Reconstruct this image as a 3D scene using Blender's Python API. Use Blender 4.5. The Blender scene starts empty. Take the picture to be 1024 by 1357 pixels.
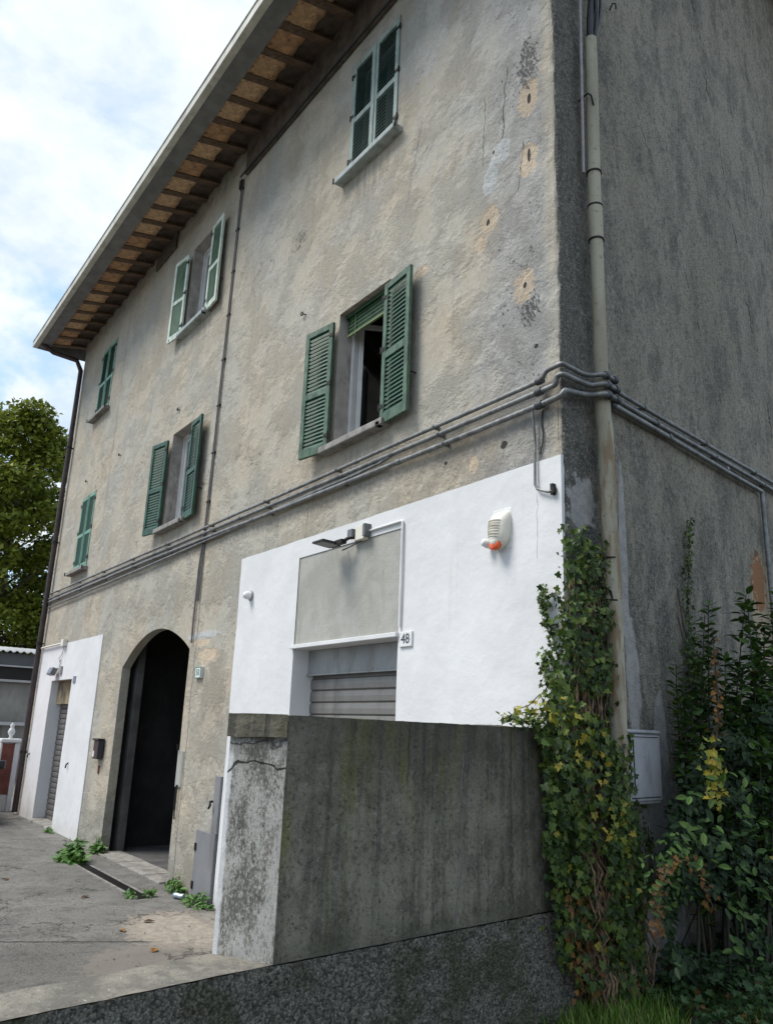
import bpy, bmesh, math, random
import numpy as np
from mathutils import Vector, Matrix, noise
random.seed(7); rng = np.random.default_rng(7)
SC = bpy.context.scene; COL = SC.collection
# ------------------------------------------------------------------ camera
IW, IH, FPX = 1024., 1357., 1050.
cc = np.array([IW/2, IH/2])
def _d(p): return np.array([p[0]-cc[0], p[1]-cc[1], FPX])
_n = lambda v: v/np.linalg.norm(v)
_mx = _n(_d((-273, 938))); _up = _d((670, -3200)); _up = _n(_up-_mx*(_up@_mx)); _X = -_mx
RM = np.array([_X, np.cross(_up, _X), _up])          # rows: world axes in camera space (x right, y down, z forward)
CAM = np.array([3.5645, -4.0497, 1.9])
camd = bpy.data.cameras.new('camera'); cam = bpy.data.objects.new('camera', camd); COL.objects.link(cam)
m3 = Matrix([[RM[i][0], -RM[i][1], -RM[i][2]] for i in range(3)])
cam.matrix_world = Matrix.Translation(Vector(CAM)) @ m3.to_4x4()
camd.sensor_fit = 'VERTICAL'; camd.sensor_height = 36; camd.lens = 36*FPX/IH
camd.clip_start = .05; camd.clip_end = 2000
SC.camera = cam
# ------------------------------------------------------------------ light
SUN_EL, SUN_AZ = math.radians(56), math.radians(212)   # azimuth: (sin, cos) -> towards -X -Y
W = bpy.data.worlds.new('World'); SC.world = W; W.use_nodes = True
sunl = bpy.data.lights.new('sun', 'SUN'); sunl.energy = 2.05; sunl.angle = math.radians(26); sunl.color = (1, .96, .9)
sun = bpy.data.objects.new('sun', sunl); COL.objects.link(sun)
sd = Vector((math.sin(SUN_AZ)*math.cos(SUN_EL), math.cos(SUN_AZ)*math.cos(SUN_EL), math.sin(SUN_EL)))
sun.rotation_euler = sd.to_track_quat('Z', 'Y').to_euler()
SC.view_settings.view_transform = 'Standard'; SC.view_settings.look = 'None'
SC.view_settings.exposure = 1.05; SC.view_settings.gamma = 1; SC.view_settings.use_curve_mapping = False
SC.render.engine = 'CYCLES'

# ------------------------------------------------------------------ node helper
class NT:
    def __init__(s, tree): s.t = tree; s.nd = tree.nodes; s.lk = tree.links
    def put(s, sock, v):
        if isinstance(v, bpy.types.NodeSocket): s.lk.new(v, sock)
        elif v is not None:
            if isinstance(v, (tuple, list)) and len(v) == 3 and sock.type == 'RGBA': v = (*v, 1)
            sock.default_value = v
    def math(s, op, a, b=None, c=None, clamp=False):
        n = s.nd.new('ShaderNodeMath'); n.operation = op; n.use_clamp = clamp
        s.put(n.inputs[0], a); s.put(n.inputs[1], b)
        if c is not None: s.put(n.inputs[2], c)
        return n.outputs[0]
    def vm(s, op, a, b=None):
        n = s.nd.new('ShaderNodeVectorMath'); n.operation = op; s.put(n.inputs[0], a)
        if b is not None: s.put(n.inputs[1], b)
        return n.outputs['Value'] if op in ('LENGTH', 'DOT_PRODUCT') else n.outputs[0]
    def noise(s, co, scale=1, det=3, rough=.5, dist=0, out=0):
        n = s.nd.new('ShaderNodeTexNoise'); s.put(n.inputs['Vector'], co); n.inputs['Scale'].default_value = scale
        n.inputs['Detail'].default_value = det; n.inputs['Roughness'].default_value = rough; n.inputs['Distortion'].default_value = dist
        return n.outputs[out]
    def vor(s, co, scale, feat='F1', out='Distance', rnd=1):
        n = s.nd.new('ShaderNodeTexVoronoi'); n.feature = feat; s.put(n.inputs['Vector'], co); n.inputs['Scale'].default_value = scale
        n.inputs['Randomness'].default_value = rnd
        return n.outputs[out]
    def step(s, v, a, b):      # smooth 0..1 from a to b
        n = s.nd.new('ShaderNodeMapRange'); n.interpolation_type = 'SMOOTHSTEP'; s.put(n.inputs[0], v)
        if a > b:
            n.inputs[1].default_value = b; n.inputs[2].default_value = a; n.inputs[3].default_value = 1; n.inputs[4].default_value = 0
        else:
            n.inputs[1].default_value = a; n.inputs[2].default_value = b
        return n.outputs[0]
    def mix(s, f, a, b, mode='MIX'):
        n = s.nd.new('ShaderNodeMix'); n.data_type = 'RGBA'; n.blend_type = mode
        s.put(n.inputs[0], f); s.put(n.inputs[6], a); s.put(n.inputs[7], b); return n.outputs[2]
    def mul(s, v, sx, sy, sz): return s.vm('MULTIPLY', v, (sx, sy, sz))
    def sep(s, v):
        n = s.nd.new('ShaderNodeSeparateXYZ'); s.put(n.inputs[0], v); return n.outputs
    def ell(s, co, c, r, wob, amp=.5, a=1.05, b=.85):   # wobbly ellipse: 1 inside
        v = s.vm('DIVIDE', s.vm('SUBTRACT', co, c), r)
        l = s.vm('LENGTH', v); l = s.math('ADD', l, s.math('MULTIPLY', s.math('SUBTRACT', wob, .5), amp*2))
        return s.step(l, a, b)
    def mx(s, *v):
        o = v[0]
        for k in v[1:]: o = s.math('MAXIMUM', o, k)
        return o
    def M(s, a, b): return s.math('MULTIPLY', a, b)
    def A(s, a, b): return s.math('ADD', a, b)
def mat(name):
    m = bpy.data.materials.new(name); m.use_nodes = True; m.node_tree.nodes.clear(); n = NT(m.node_tree)
    n.bs = n.nd.new('ShaderNodeBsdfPrincipled'); o = n.nd.new('ShaderNodeOutputMaterial'); n.lk.new(n.bs.outputs[0], o.inputs[0])
    n.out = o; n.co = n.nd.new('ShaderNodeTexCoord').outputs['Object']
    return m, n
def fin(n, col, rough=.85, h=None, bstr=.5, bdist=.01, spec=.3, metal=0):
    n.put(n.bs.inputs['Base Color'], col); n.put(n.bs.inputs['Roughness'], rough)
    n.bs.inputs['Specular IOR Level'].default_value = spec; n.bs.inputs['Metallic'].default_value = metal
    if h is not None:
        b = n.nd.new('ShaderNodeBump'); b.inputs['Strength'].default_value = bstr; b.inputs['Distance'].default_value = bdist
        n.put(b.inputs['Height'], h); n.lk.new(b.outputs[0], n.bs.inputs['Normal'])
def simple(name, col, rough=.6, var=.25, scale=6, metal=0, bump=.2, bs=60, spec=.4, dirt=None, ds=3):
    m, n = mat(name); v = n.noise(n.co, scale, 5, .6); d = tuple(c*(1-var) for c in col); l = tuple(min(1, c*(1+var)) for c in col)
    c = n.mix(n.step(v, .3, .7), d, l)
    if dirt: c = n.mix(n.step(n.noise(n.mul(n.co, 1, 1, .4), ds, 6, .7), .48, .68), c, dirt)
    fin(n, c, rough, n.noise(n.co, bs, 4, .6), bump, .004, spec, metal); return m

# world: daylight sky with clouds
wn = NT(W.node_tree); W.node_tree.nodes.clear()
sky = wn.nd.new('ShaderNodeTexSky'); sky.sky_type = 'NISHITA'; sky.sun_disc = False; sky.sun_elevation = SUN_EL; sky.sun_rotation = SUN_AZ
sky.air_density = 1.0; sky.dust_density = .6
bg = wn.nd.new('ShaderNodeBackground'); bg.inputs[1].default_value = .1; wo = wn.nd.new('ShaderNodeOutputWorld'); wn.lk.new(bg.outputs[0], wo.inputs[0])
g = wn.nd.new('ShaderNodeTexCoord').outputs['Generated']; sx = wn.sep(g)
inv = wn.math('DIVIDE', 1., wn.math('ADD', wn.math('MAXIMUM', sx[2], 0.), .25))
cmb = wn.nd.new('ShaderNodeCombineXYZ'); wn.put(cmb.inputs[0], wn.M(sx[0], inv)); wn.put(cmb.inputs[1], wn.M(sx[1], inv)); cp = cmb.outputs[0]
c1 = wn.noise(cp, 2.3, 8, .55, .3); c2 = wn.noise(cp, 6.5, 6, .6, .2)
c3 = wn.noise(wn.vm('ADD', cp, (5, 3, 1)), 2.6, 7, .6)
cov = wn.step(wn.A(wn.M(c1, .75), wn.M(c2, .25)), .40, .56)
shade = wn.step(wn.A(wn.M(c3, .6), wn.M(c2, .4)), .38, .62)
cloud = wn.mix(shade, (3.3, 3.95, 4.75), (5.3, 5.5, 5.65))
blue = wn.mix(.6, sky.outputs[0], (3.0, 4.3, 6.2))
skyc = wn.mix(wn.M(cov, .9), blue, cloud)
wn.put(bg.inputs[0], skyc)

# ------------------------------------------------------------------ geometry helpers
TH = math.radians(8); U = np.array([-math.sin(TH), math.cos(TH), 0]); NN = np.array([math.cos(TH), math.sin(TH), 0])
def ray(x, y): return RM@_d((x, y))
def FA(x, y, off=0):        # photo point -> point on the facade plane (off = metres in front of it)
    r = ray(x, y); t = (-off-CAM[1])/r[1]; return Vector(CAM+r*t)
def SD(x, y, off=0):        # photo point -> point on the side wall plane
    r = ray(x, y); t = ((NN*off-CAM)@NN)/(r@NN); return Vector(CAM+r*t)
def GR(x, y, z=0):
    r = ray(x, y); t = (z-CAM[2])/r[2]; return Vector(CAM+r*t)
def XP(x, y, X):
    r = ray(x, y); t = (X-CAM[0])/r[0]; return Vector(CAM+r*t)
def side(u, off, z): p = U*u+NN*off; return Vector((p[0], p[1], z))
def tag(o, label=None, cat=None, group=None, kind=None):
    if label: o['label'] = label
    if cat: o['category'] = cat
    if group: o['group'] = group
    if kind: o['kind'] = kind
    return o
def empty(name, loc=(0, 0, 0), rz=0, **k):
    o = bpy.data.objects.new(name, None); COL.objects.link(o); o.location = loc; o.rotation_euler.z = rz; o.empty_display_size = .1; return tag(o, **k)
class MB:
    def __init__(s): s.v = []; s.f = []; s.mi = []; s.sm = []
    def add(s, vs, fs, mi=0, sm=False):
        b = len(s.v); s.v += [tuple(v) for v in vs]; s.f += [tuple(b+i for i in f) for f in fs]; s.mi += [mi]*len(fs); s.sm += [sm]*len(fs); return s
    def quad(s, a, b, c, d, mi=0): return s.add([a, b, c, d], [(0, 1, 2, 3)], mi)
    def box(s, x0, x1, y0, y1, z0, z1, mi=0, M=None):
        vs = [Vector((x, y, z)) for x in (x0, x1) for y in (y0, y1) for z in (z0, z1)]
        if M is not None: vs = [M@v for v in vs]
        return s.add(vs, [(0, 1, 3, 2), (4, 6, 7, 5), (0, 4, 5, 1), (2, 3, 7, 6), (0, 2, 6, 4), (1, 5, 7, 3)], mi)
    def prism(s, poly, z0, z1, mi=0, M=None):   # poly CCW in xy
        n = len(poly); vs = [Vector((x, y, z0)) for x, y in poly]+[Vector((x, y, z1)) for x, y in poly]
        if M is not None: vs = [M@v for v in vs]
        return s.add(vs, [tuple(range(n))[::-1], tuple(range(n, 2*n))]+[(i, (i+1) % n, n+(i+1) % n, n+i) for i in range(n)], mi)
    def tube(s, pts, r, n=8, mi=0, cap=True):
        pts = [Vector(p) for p in pts]; rs = r if isinstance(r, (list, tuple)) else [r]*len(pts); vs = []; fs = []
        t0 = (pts[1]-pts[0]).normalized(); a = t0.orthogonal().normalized()
        for i, p in enumerate(pts):
            t = (pts[min(i+1, len(pts)-1)]-pts[max(i-1, 0)]).normalized()
            a = (a-t*a.dot(t)).normalized(); b = t.cross(a)
            for k in range(n):
                w = 2*math.pi*k/n; vs.append(p+(a*math.cos(w)+b*math.sin(w))*rs[i])
        for i in range(len(pts)-1):
            for k in range(n): fs.append((i*n+k, i*n+(k+1) % n, (i+1)*n+(k+1) % n, (i+1)*n+k))
        s.add(vs, fs, mi, True)
        if cap: s.add(vs[:n], [tuple(range(n))[::-1]], mi); s.add(vs[-n:], [tuple(range(n))], mi)
        return s
    def lathe(s, prof, c=(0, 0, 0), n=16, mi=0, M=None):
        vs = []
        for r, z in prof:
            for k in range(n):
                w = 2*math.pi*k/n; v = Vector((r*math.cos(w), r*math.sin(w), z))
                vs.append((M@v if M is not None else v+Vector(c)))
        fs = [(i*n+k, i*n+(k+1) % n, (i+1)*n+(k+1) % n, (i+1)*n+k) for i in range(len(prof)-1) for k in range(n)]
        return s.add(vs, fs, mi, True)
    def mesh(s, name, mats):
        me = bpy.data.meshes.new(name); me.from_pydata(s.v, [], s.f)
        for m in (mats if isinstance(mats, (list, tuple)) else [mats]): me.materials.append(m)
        me.polygons.foreach_set('material_index', s.mi); me.polygons.foreach_set('use_smooth', s.sm); me.update(); return me
    def build(s, name, mats, parent=None, bevel=0, **k):
        o = bpy.data.objects.new(name, s.mesh(name, mats)); COL.objects.link(o)
        if parent: o.parent = parent
        if bevel:
            b = o.modifiers.new('bevel', 'BEVEL'); b.width = bevel; b.segments = 2; b.limit_method = 'ANGLE'
        return tag(o, **k)
def inst(me, name, parent, loc=(0, 0, 0), rot=None, M=None):
    o = bpy.data.objects.new(name, me); COL.objects.link(o)
    if parent: o.parent = parent
    if M is not None: o.matrix_local = M
    else:
        o.location = loc
        if rot: o.rotation_euler = rot
    return o
def copy_tree(o, parent=None):
    c = o.copy(); COL.objects.link(c); c.parent = parent
    for ch in list(o.children): copy_tree(ch, c)
    return c
def nz(x, y, z=0, f=1): return noise.noise(Vector((x*f, y*f, z*f)))
def text(body, size, ext, mat_, parent, M, name='lettering'):
    cu = bpy.data.curves.new(name, 'FONT'); cu.body = body; cu.size = size; cu.extrude = ext; cu.align_x = 'CENTER'; cu.align_y = 'CENTER'
    tmp = bpy.data.objects.new('t', cu); COL.objects.link(tmp); bpy.context.view_layer.update()
    me = bpy.data.meshes.new_from_object(tmp.evaluated_get(bpy.context.evaluated_depsgraph_get())); bpy.data.objects.remove(tmp)
    me.materials.clear(); me.materials.append(mat_); return inst(me, name, parent, M=M)

# ------------------------------------------------------------------ materials
def m_facade():
    m, n = mat('aged_render'); co = n.co; X, Y, Z = n.sep(co)
    wob = n.noise(co, 5, 5, .65); w2 = n.noise(co, 18, 4, .65); big = n.noise(co, .7, 4, .55); med = n.noise(n.mul(co, 1, 1, .6), 2.1, 6, .65, .4)
    fine = n.noise(co, 55, 5, .7); grit = n.noise(co, 160, 3, .7)
    c = n.mix(n.step(big, .38, .62), (.42, .368, .285), (.375, .36, .31))
    c = n.mix(n.M(n.step(med, .45, .7), .45), c, (.43, .40, .33))
    c = n.mix(n.M(n.step(n.noise(n.vm('ADD', co, (9, 2, 4)), 1.3, 5, .6), .52, .7), .35), c, (.36, .29, .205))
    # vertical grime runs
    st = n.step(n.noise(n.mul(co, 7, 7, .35), 1, 6, .62), .52, .74)
    c = n.mix(n.M(st, .26), c, (.20, .18, .155))
    spots = n.step(n.noise(n.vm('ADD', co, (3, 3, 3)), 9, 6, .7), .6, .74)
    c = n.mix(n.M(spots, .4), c, (.24, .215, .185))
    # weathered cool grey band at the exposed corner, pitted
    cn = n.M(n.step(n.A(X, n.M(n.math('SUBTRACT', med, .5), 1.9)), -1.25, -.45), n.step(n.A(X, n.M(n.math('SUBTRACT', wob, .5), .25)), -.07, -.20))
    c = n.mix(n.M(cn, .75), c, n.mix(n.step(wob, .4, .6), (.255, .26, .255), (.35, .352, .345)))
    Xd = n.A(X, n.M(Z, .45)); cb = n.nd.new('ShaderNodeCombineXYZ'); n.put(cb.inputs[0], Xd); n.put(cb.inputs[2], n.M(n.math('SUBTRACT', Z, n.M(X, .3)), .55))
    pt = n.noise(cb.outputs[0], 30, 3, .6); zone = n.M(n.step(X, -.85, -.5), n.step(X, -.10, -.2)); zp = n.M(zone, n.step(n.noise(n.vm('ADD', co, (2, 8, 5)), 1.9, 3, .6), .47, .6))
    pits = n.M(zp, n.step(pt, .60, .665)); c = n.mix(n.M(pits, .85), c, (.085, .085, .08))
    ar = n.step(n.A(X, n.M(n.math('SUBTRACT', wob, .5), .12)), -.035, -.005); c = n.mix(n.M(ar, .8), c, (.12, .12, .115))
    # soot and eave shade put into the colour of the wall top
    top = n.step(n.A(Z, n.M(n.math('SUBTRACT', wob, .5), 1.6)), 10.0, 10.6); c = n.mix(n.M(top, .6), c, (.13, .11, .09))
    # damp foot of the wall
    foot = n.step(n.A(Z, n.M(n.math('SUBTRACT', med, .5), 1.6)), .9, .2); c = n.mix(n.M(foot, .5), c, (.20, .19, .16))
    gfoot = n.M(foot, n.step(wob, .5, .6)); c = n.mix(n.M(gfoot, .55), c, (.30, .29, .26))
    # dirt washed down below sills and conduits, cool cement-coloured wipes
    run = n.step(n.noise(n.mul(co, 16, 16, .9), 1, 6, .7), .42, .62); dd = None
    for x in (-2.67, -7.52, -12.47):
        for z in (4.62, 7.93):
            e = n.ell(co, (x, 0, z-.18), (.62, 5, .34 if z > 5 else .2), wob, .7, 1.1, .3); dd = e if dd is None else n.mx(dd, e)
    c = n.mix(n.M(n.M(dd, run), .55), c, (.16, .145, .12))
    cd = n.step(n.math('ABSOLUTE', n.A(n.math('SUBTRACT', Z, 4.13), n.M(n.math('SUBTRACT', wob, .5), .16))), .10, .02); c = n.mix(n.M(n.M(cd, n.step(w2, .4, .6)), .5), c, (.17, .15, .125))
    cw_ = n.mx(n.ell(co, (-3.9, 0, 6.6), (.5, 5, .5), wob, 1.3), n.ell(co, (-1.3, 0, 7.9), (.6, 5, .9), wob, 1.4), n.ell(co, (-2.9, 0, 7.4), (.8, 5, .25), wob, 1.4), n.ell(co, (-5.2, 0, 8.2), (.6, 5, .9), wob, 1.5), n.ell(co, (-10.5, 0, 6.6), (.8, 5, .7), wob, 1.4))
    c = n.mix(n.M(cw_, .26), c, n.mix(n.step(w2, .4, .6), (.33, .33, .315), (.42, .42, .40)))
    dp_ = n.mx(n.ell(co, (-10.0, 0, 3.5), (.35, 5, .6), wob, 1.5), n.ell(co, (-5.6, 0, 1.9), (.4, 5, .9), wob, 1.6), n.ell(co, (-.9, 0, 4.0), (.9, 5, .16), w2, 1.4), n.ell(co, (-8.0, 0, 3.6), (1.5, 5, .25), wob, 1.5))
    c = n.mix(n.M(dp_, .3), c, (.24, .215, .175))
    # mends: ochre knocked-out spots, grey and bluish filler
    och = None
    for (x, z, rx, rz) in [(-.30, 7.08, .125, .19), (-.31, 6.47, .105, .17), (-.77, 6.15, .12, .13), (-.88, 5.98, .08, .09), (-.37, 5.32, .12, .15), (-1.7, 6.1, .1, .06), (-5.85, 2.72, .35, .10), (-.95, 3.98, .06, .07), (-6.1, 2.9, .3, .06)]:
        e = n.ell(co, (x, 0, z), (rx, 5, rz), w2, .8); och = e if och is None else n.mx(och, e)
    c = n.mix(n.M(och, .8), c, n.mix(n.step(fine, .35, .6), (.42, .33, .235), (.60, .475, .335)))
    pit = None
    for (x, z, rx, rz) in [(-.29, 7.06, .022, .05), (-.3, 6.5, .018, .07), (-.79, 6.13, .022, .03), (-.36, 5.32, .02, .03), (-.60, 4.05, .035, .03), (-.25, 4.75, .02, .02), (-.72, 6.8, .015, .02), (-1.3, 4.08, .02, .015)]:
        e = n.ell(co, (x, 0, z), (rx, 5, rz), w2, .6); pit = e if pit is None else n.mx(pit, e)
    fill = n.mx(n.ell(co, (-.62, 0, 6.75), (.12, 5, .14), wob, .9), n.ell(co, (-.76, 0, 6.55), (.10, 5, .16), wob, .8), n.M(n.ell(co, (-1.75, 0, 8.9), (.45, 5, .55), wob, 1.2), .35), n.ell(co, (-6.05, 0, 2.98), (.55, 5, .05), w2, .9))
    c = n.mix(n.M(fill, .85), c, (.44, .455, .45))
    dk = n.mx(n.ell(co, (-.30, 0, 7.42), (.10, 5, .24), n.noise(cb.outputs[0], 20, 3, .7), 1.9), n.ell(co, (-.30, 0, 5.08), (.09, 5, .12), n.noise(cb.outputs[0], 25, 3, .7), 1.9), pits)
    dk = n.M(dk, n.step(n.noise(cb.outputs[0], 34, 4, .75), .45, .54)); c = n.mix(n.M(dk, .9), c, (.075, .078, .08))
    mo = n.noise(n.vm('ADD', co, (6, 6, 6)), 13, 6, .72); c = n.mix(n.M(n.step(mo, .5, .66), .28), c, (.235, .215, .185)); c = n.mix(n.M(n.step(mo, .46, .34), .35), c, (.46, .43, .375))
    m4 = n.noise(n.mul(co, 1, 1, .7), 4.2, 6, .7); c = n.mix(n.M(n.step(m4, .5, .68), .3), c, (.25, .235, .21))
    # cracks
    ck = n.vor(n.vm('ADD', n.mul(co, 1.6, 1, .55), n.vm('SCALE', n.noise(co, 3, 4, .6, 0, 1), None)), 1.0, 'DISTANCE_TO_EDGE')
    line = n.M(n.step(ck, .010, .002), n.step(n.noise(n.vm('ADD', co, (1, 7, 2)), .9, 2), .62, .70))
    jt = n.M(n.step(n.math('ABSOLUTE', n.A(n.A(X, 11.3), n.M(n.math('SUBTRACT', med, .5), .12))), .018, .004), n.step(Z, 3.4, 3.7))
    jt2 = n.M(n.step(n.math('ABSOLUTE', n.A(n.A(X, 6.25), n.M(n.math('SUBTRACT', med, .5), .10))), .014, .004), n.step(Z, 4.1, 3.9))
    def vcr(x0, sl, za, zb, w=.007): return n.M(n.step(n.math('ABSOLUTE', n.A(n.math('SUBTRACT', X, n.A(n.M(n.math('SUBTRACT', Z, za), sl), x0)), n.M(n.math('SUBTRACT', n.noise(co, 6, 5), .5), .12))), w, w*.3), n.M(n.step(Z, za, za+.05), n.step(Z, zb, zb-.05)))
    line = n.mx(line, vcr(-.62, .10, 6.85, 7.6, .009), vcr(-.86, .05, 6.7, 7.5, .005), vcr(-.45, .2, 6.2, 6.7, .006), n.M(vcr(-2.0, .25, 6.9, 7.9, .005), .7), n.M(vcr(-3.6, .1, 3.8, 4.3, .006), .7))
    line = n.mx(line, n.M(jt, .6), n.M(jt2, .8)); c = n.mix(n.M(line, .8), c, (.09, .08, .07)); c = n.mix(pit, c, (.05, .045, .04))
    sk = n.noise(co, 27, 7, .85); c = n.mix(n.M(n.step(sk, .54, .63), .55), c, (.18, .162, .13)); c = n.mix(n.M(n.step(sk, .44, .36), .35), c, (.52, .485, .41))
    # outside the arris: dark rough side
    c = n.mix(n.M(n.step(fine, .55, .8), .25), c, (.15, .14, .125)); c = n.mix(n.M(n.step(grit, .6, .75), .25), c, (.55, .52, .46))
    rg = n.A(n.M(n.step(n.noise(n.vm('ADD', co, (5, 5, 1)), 1.6, 5, .65), .42, .58), .95), .25); h = n.A(n.M(n.A(n.M(fine, .6), n.A(n.M(grit, .3), n.M(sk, .9))), rg), n.M(wob, .8)); h = h
    h = n.math('SUBTRACT', h, n.M(n.mx(pit, n.M(line, .7), n.M(dk, .7), n.M(och, .25)), 1.2)); h = n.A(h, n.M(n.M(cn, n.noise(co, 32, 4, .7)), .9)); h = n.A(h, n.M(fill, .15))
    fin(n, c, .92, h, .85, .019, .2); return m
def m_side():
    m, n = mat('dark_roughcast'); co = n.co; X, Y, Z = n.sep(co)
    wob = n.noise(co, 5, 5, .65); w2 = n.noise(co, 16, 4, .65)
    grain = n.vor(co, 75, 'F1'); gcol = n.vor(co, 75, 'F1', 'Color'); gv = n.sep(gcol)[0]; g2 = n.noise(co, 30, 6, .88)
    big = n.noise(n.mul(co, 1, 1, .7), .9, 5, .6)
    c = n.mix(n.step(big, .35, .65), (.40, .365, .28), (.52, .475, .375))
    hi = n.M(n.step(n.A(n.A(Z, n.M(Y, .9)), n.M(n.math('SUBTRACT', wob, .5), 2)), 7.5, 11.5), .65); c = n.mix(hi, c, (.58, .53, .43))
    st = n.step(n.noise(n.mul(co, 4, 4, 1.1), 1, 7, .75), .45, .62); c = n.mix(n.M(st, .38), c, (.17, .16, .135)); cl = n.step(n.noise(n.mul(co, 1, 1, .6), 3.4, 7, .75), .49, .60); c = n.mix(n.M(cl, .5), c, (.12, .118, .108))
    low = n.step(n.A(Z, n.M(n.math('SUBTRACT', wob, .5), 1.2)), 3.9, 3.2); bl = n.step(n.noise(n.mul(co, 5, 5, 1.6), 1, 6, .7), .46, .6)
    c = n.mix(n.M(n.M(low, bl), .65), c, (.12, .12, .118))
    # dark strip beside the arris
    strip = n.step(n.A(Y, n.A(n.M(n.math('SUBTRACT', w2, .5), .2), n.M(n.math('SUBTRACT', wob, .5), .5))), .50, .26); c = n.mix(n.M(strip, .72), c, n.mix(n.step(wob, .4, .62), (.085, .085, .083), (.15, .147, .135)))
    # aggregate
    c = n.mix(n.M(n.step(gv, .5, .95), .5), c, (.46, .45, .42)); c = n.mix(n.M(n.step(g2, .50, .60), .62), c, (.085, .082, .073))
    wh = n.step(n.noise(n.mul(co, 1, 1, .8), 46, 3, .6), .60, .68); c = n.mix(n.M(wh, .6), c, (.60, .58, .52))
    sk = n.noise(co, 21, 7, .9); c = n.mix(n.M(n.step(sk, .53, .60), .55), c, (.085, .083, .075)); c = n.mix(n.M(n.step(sk, .46, .39), .5), c, (.46, .44, .38))
    # smooth cement mends
    sm = n.mx(n.ell(co, (0, .20, 3.50), (5, .17, .22), n.noise(co, 9, 4, .7), 1.0), n.ell(co, (0, .74, 3.2), (5, .055, .75), wob, .5), n.ell(co, (0, .8, 2.3), (5, .10, .42), wob, .7), n.ell(co, (0, 1.16, 1.86), (5, .10, .38), wob, .6), n.ell(co, (0, 1.0, 1.05), (5, .42, .85), wob, .5))
    c = n.mix(n.M(sm, .88), c, n.mix(n.step(w2, .35, .65), (.30, .298, .29), (.40, .39, .37)))
    pale = n.mx(n.ell(co, (0, .89, 3.38), (5, .03, .09), w2, .9), n.ell(co, (0, 1.12, 2.84), (5, .04, .10), w2, .9), n.ell(co, (0, .95, 7.52), (5, .04, .09), w2, .8), n.ell(co, (0, 2.75, 1.95), (5, .4, .45), wob, .9))
    c = n.mix(n.M(pale, .8), c, (.42, .385, .31))
    sand = n.ell(co, (0, 3.28, 3.1), (5, .26, .62), wob, .6); c = n.mix(n.M(sand, .9), c, (.42, .35, .25))
    br = n.M(n.ell(co, (0, 3.22, 3.38), (5, .16, .30), w2, 1.3), 1.); c = n.mix(n.M(br, .85), c, (.27, .12, .05))
    cw = n.M(n.math('SUBTRACT', n.noise(co, 2.2, 5, .6), .5), .5)
    ckd = n.math('ABSOLUTE', n.A(n.math('SUBTRACT', Y, n.A(5.05, n.M(Z, -.22))), cw)); ck = n.M(n.step(ckd, .02, .004), n.step(n.noise(co, 3.5, 3), .47, .56))
    ckb = n.math('ABSOLUTE', n.A(n.math('SUBTRACT', Y, n.A(5.5, n.M(Z, -.55))), n.M(cw, .6))); ck = n.mx(ck, n.M(n.M(n.step(ckb, .018, .004), n.step(n.noise(n.vm('ADD', co, (4, 4, 4)), 3, 3), .5, .6)), .6))
    c = n.mix(n.M(ck, .85), c, (.03, .03, .03))
    h = n.A(n.A(n.M(grain, -.9), n.A(n.M(g2, 1.6), n.M(sk, -1.2))), n.M(wob, .8)); h = n.M(h, n.math('SUBTRACT', 1., n.M(n.mx(sm, sand), .8))); h = n.A(h, n.M(n.noise(co, 60, 4, .6), .3)); h = n.math('SUBTRACT', h, ck)
    fin(n, c, .95, h, .9, .022, .15); return m
def m_white():
    m, n = mat('white_masonry_paint'); X, Y, Z = n.sep(n.co)
    c = n.mix(n.step(n.noise(n.co, 1.5, 4, .6), .35, .7), (.60, .60, .595), (.66, .66, .655))
    c = n.mix(n.M(n.step(n.noise(n.mul(n.co, 3, 3, .5), 3, 6, .7), .58, .78), .22), c, (.5, .49, .46))
    c = n.mix(n.M(n.step(n.A(Z, n.M(n.noise(n.co, 6, 5, .7), .5)), .55, .3), .35), c, (.42, .40, .36))
    dr = n.M(n.step(n.noise(n.mul(n.co, 14, 14, .5), 1, 5, .65), .58, .72), n.step(n.noise(n.co, 1.3, 3), .5, .62)); c = n.mix(n.M(dr, .22), c, (.45, .43, .38)); c = n.mix(n.M(n.step(n.noise(n.co, 30, 5, .75), .66, .74), .3), c, (.4, .39, .36))
    k1 = n.M(n.step(n.math('ABSOLUTE', n.A(n.A(X, .255), n.M(n.math('SUBTRACT', n.noise(n.co, 9, 4), .5), .05))), .006, .002), n.M(n.step(Z, 3.08, 3.12), n.step(Z, 3.6, 3.55)))
    c = n.mix(n.M(k1, .6), c, (.25, .24, .22))
    h = n.A(n.M(n.noise(n.co, 9, 5, .6), 1.), n.A(n.M(n.noise(n.co, 90, 4, .6), .22), n.M(n.noise(n.co, 2.5, 3, .5), 1.5)))
    fin(n, c, .8, h, .4, .012, .3); return m
def m_cement():
    m, n = mat('cement_render'); co = n.co
    c = n.mix(n.step(n.noise(n.mul(co, 1, 1, .8), 3.2, 5, .6, .6), .35, .65), (.30, .295, .262), (.36, .355, .32))
    c = n.mix(n.M(n.step(n.noise(n.mul(co, 6, 6, .8), 1, 6, .7), .5, .66), .3), c, (.31, .275, .2))
    c = n.mix(n.M(n.step(n.noise(n.mul(co, 1, 1, .4), 12, 6, .7), .55, .72), .4), c, (.18, .18, .17))
    fin(n, c, .9, n.A(n.noise(co, 12, 6, .65), n.M(n.noise(co, 90, 4), .3)), .5, .012); return m
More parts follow.
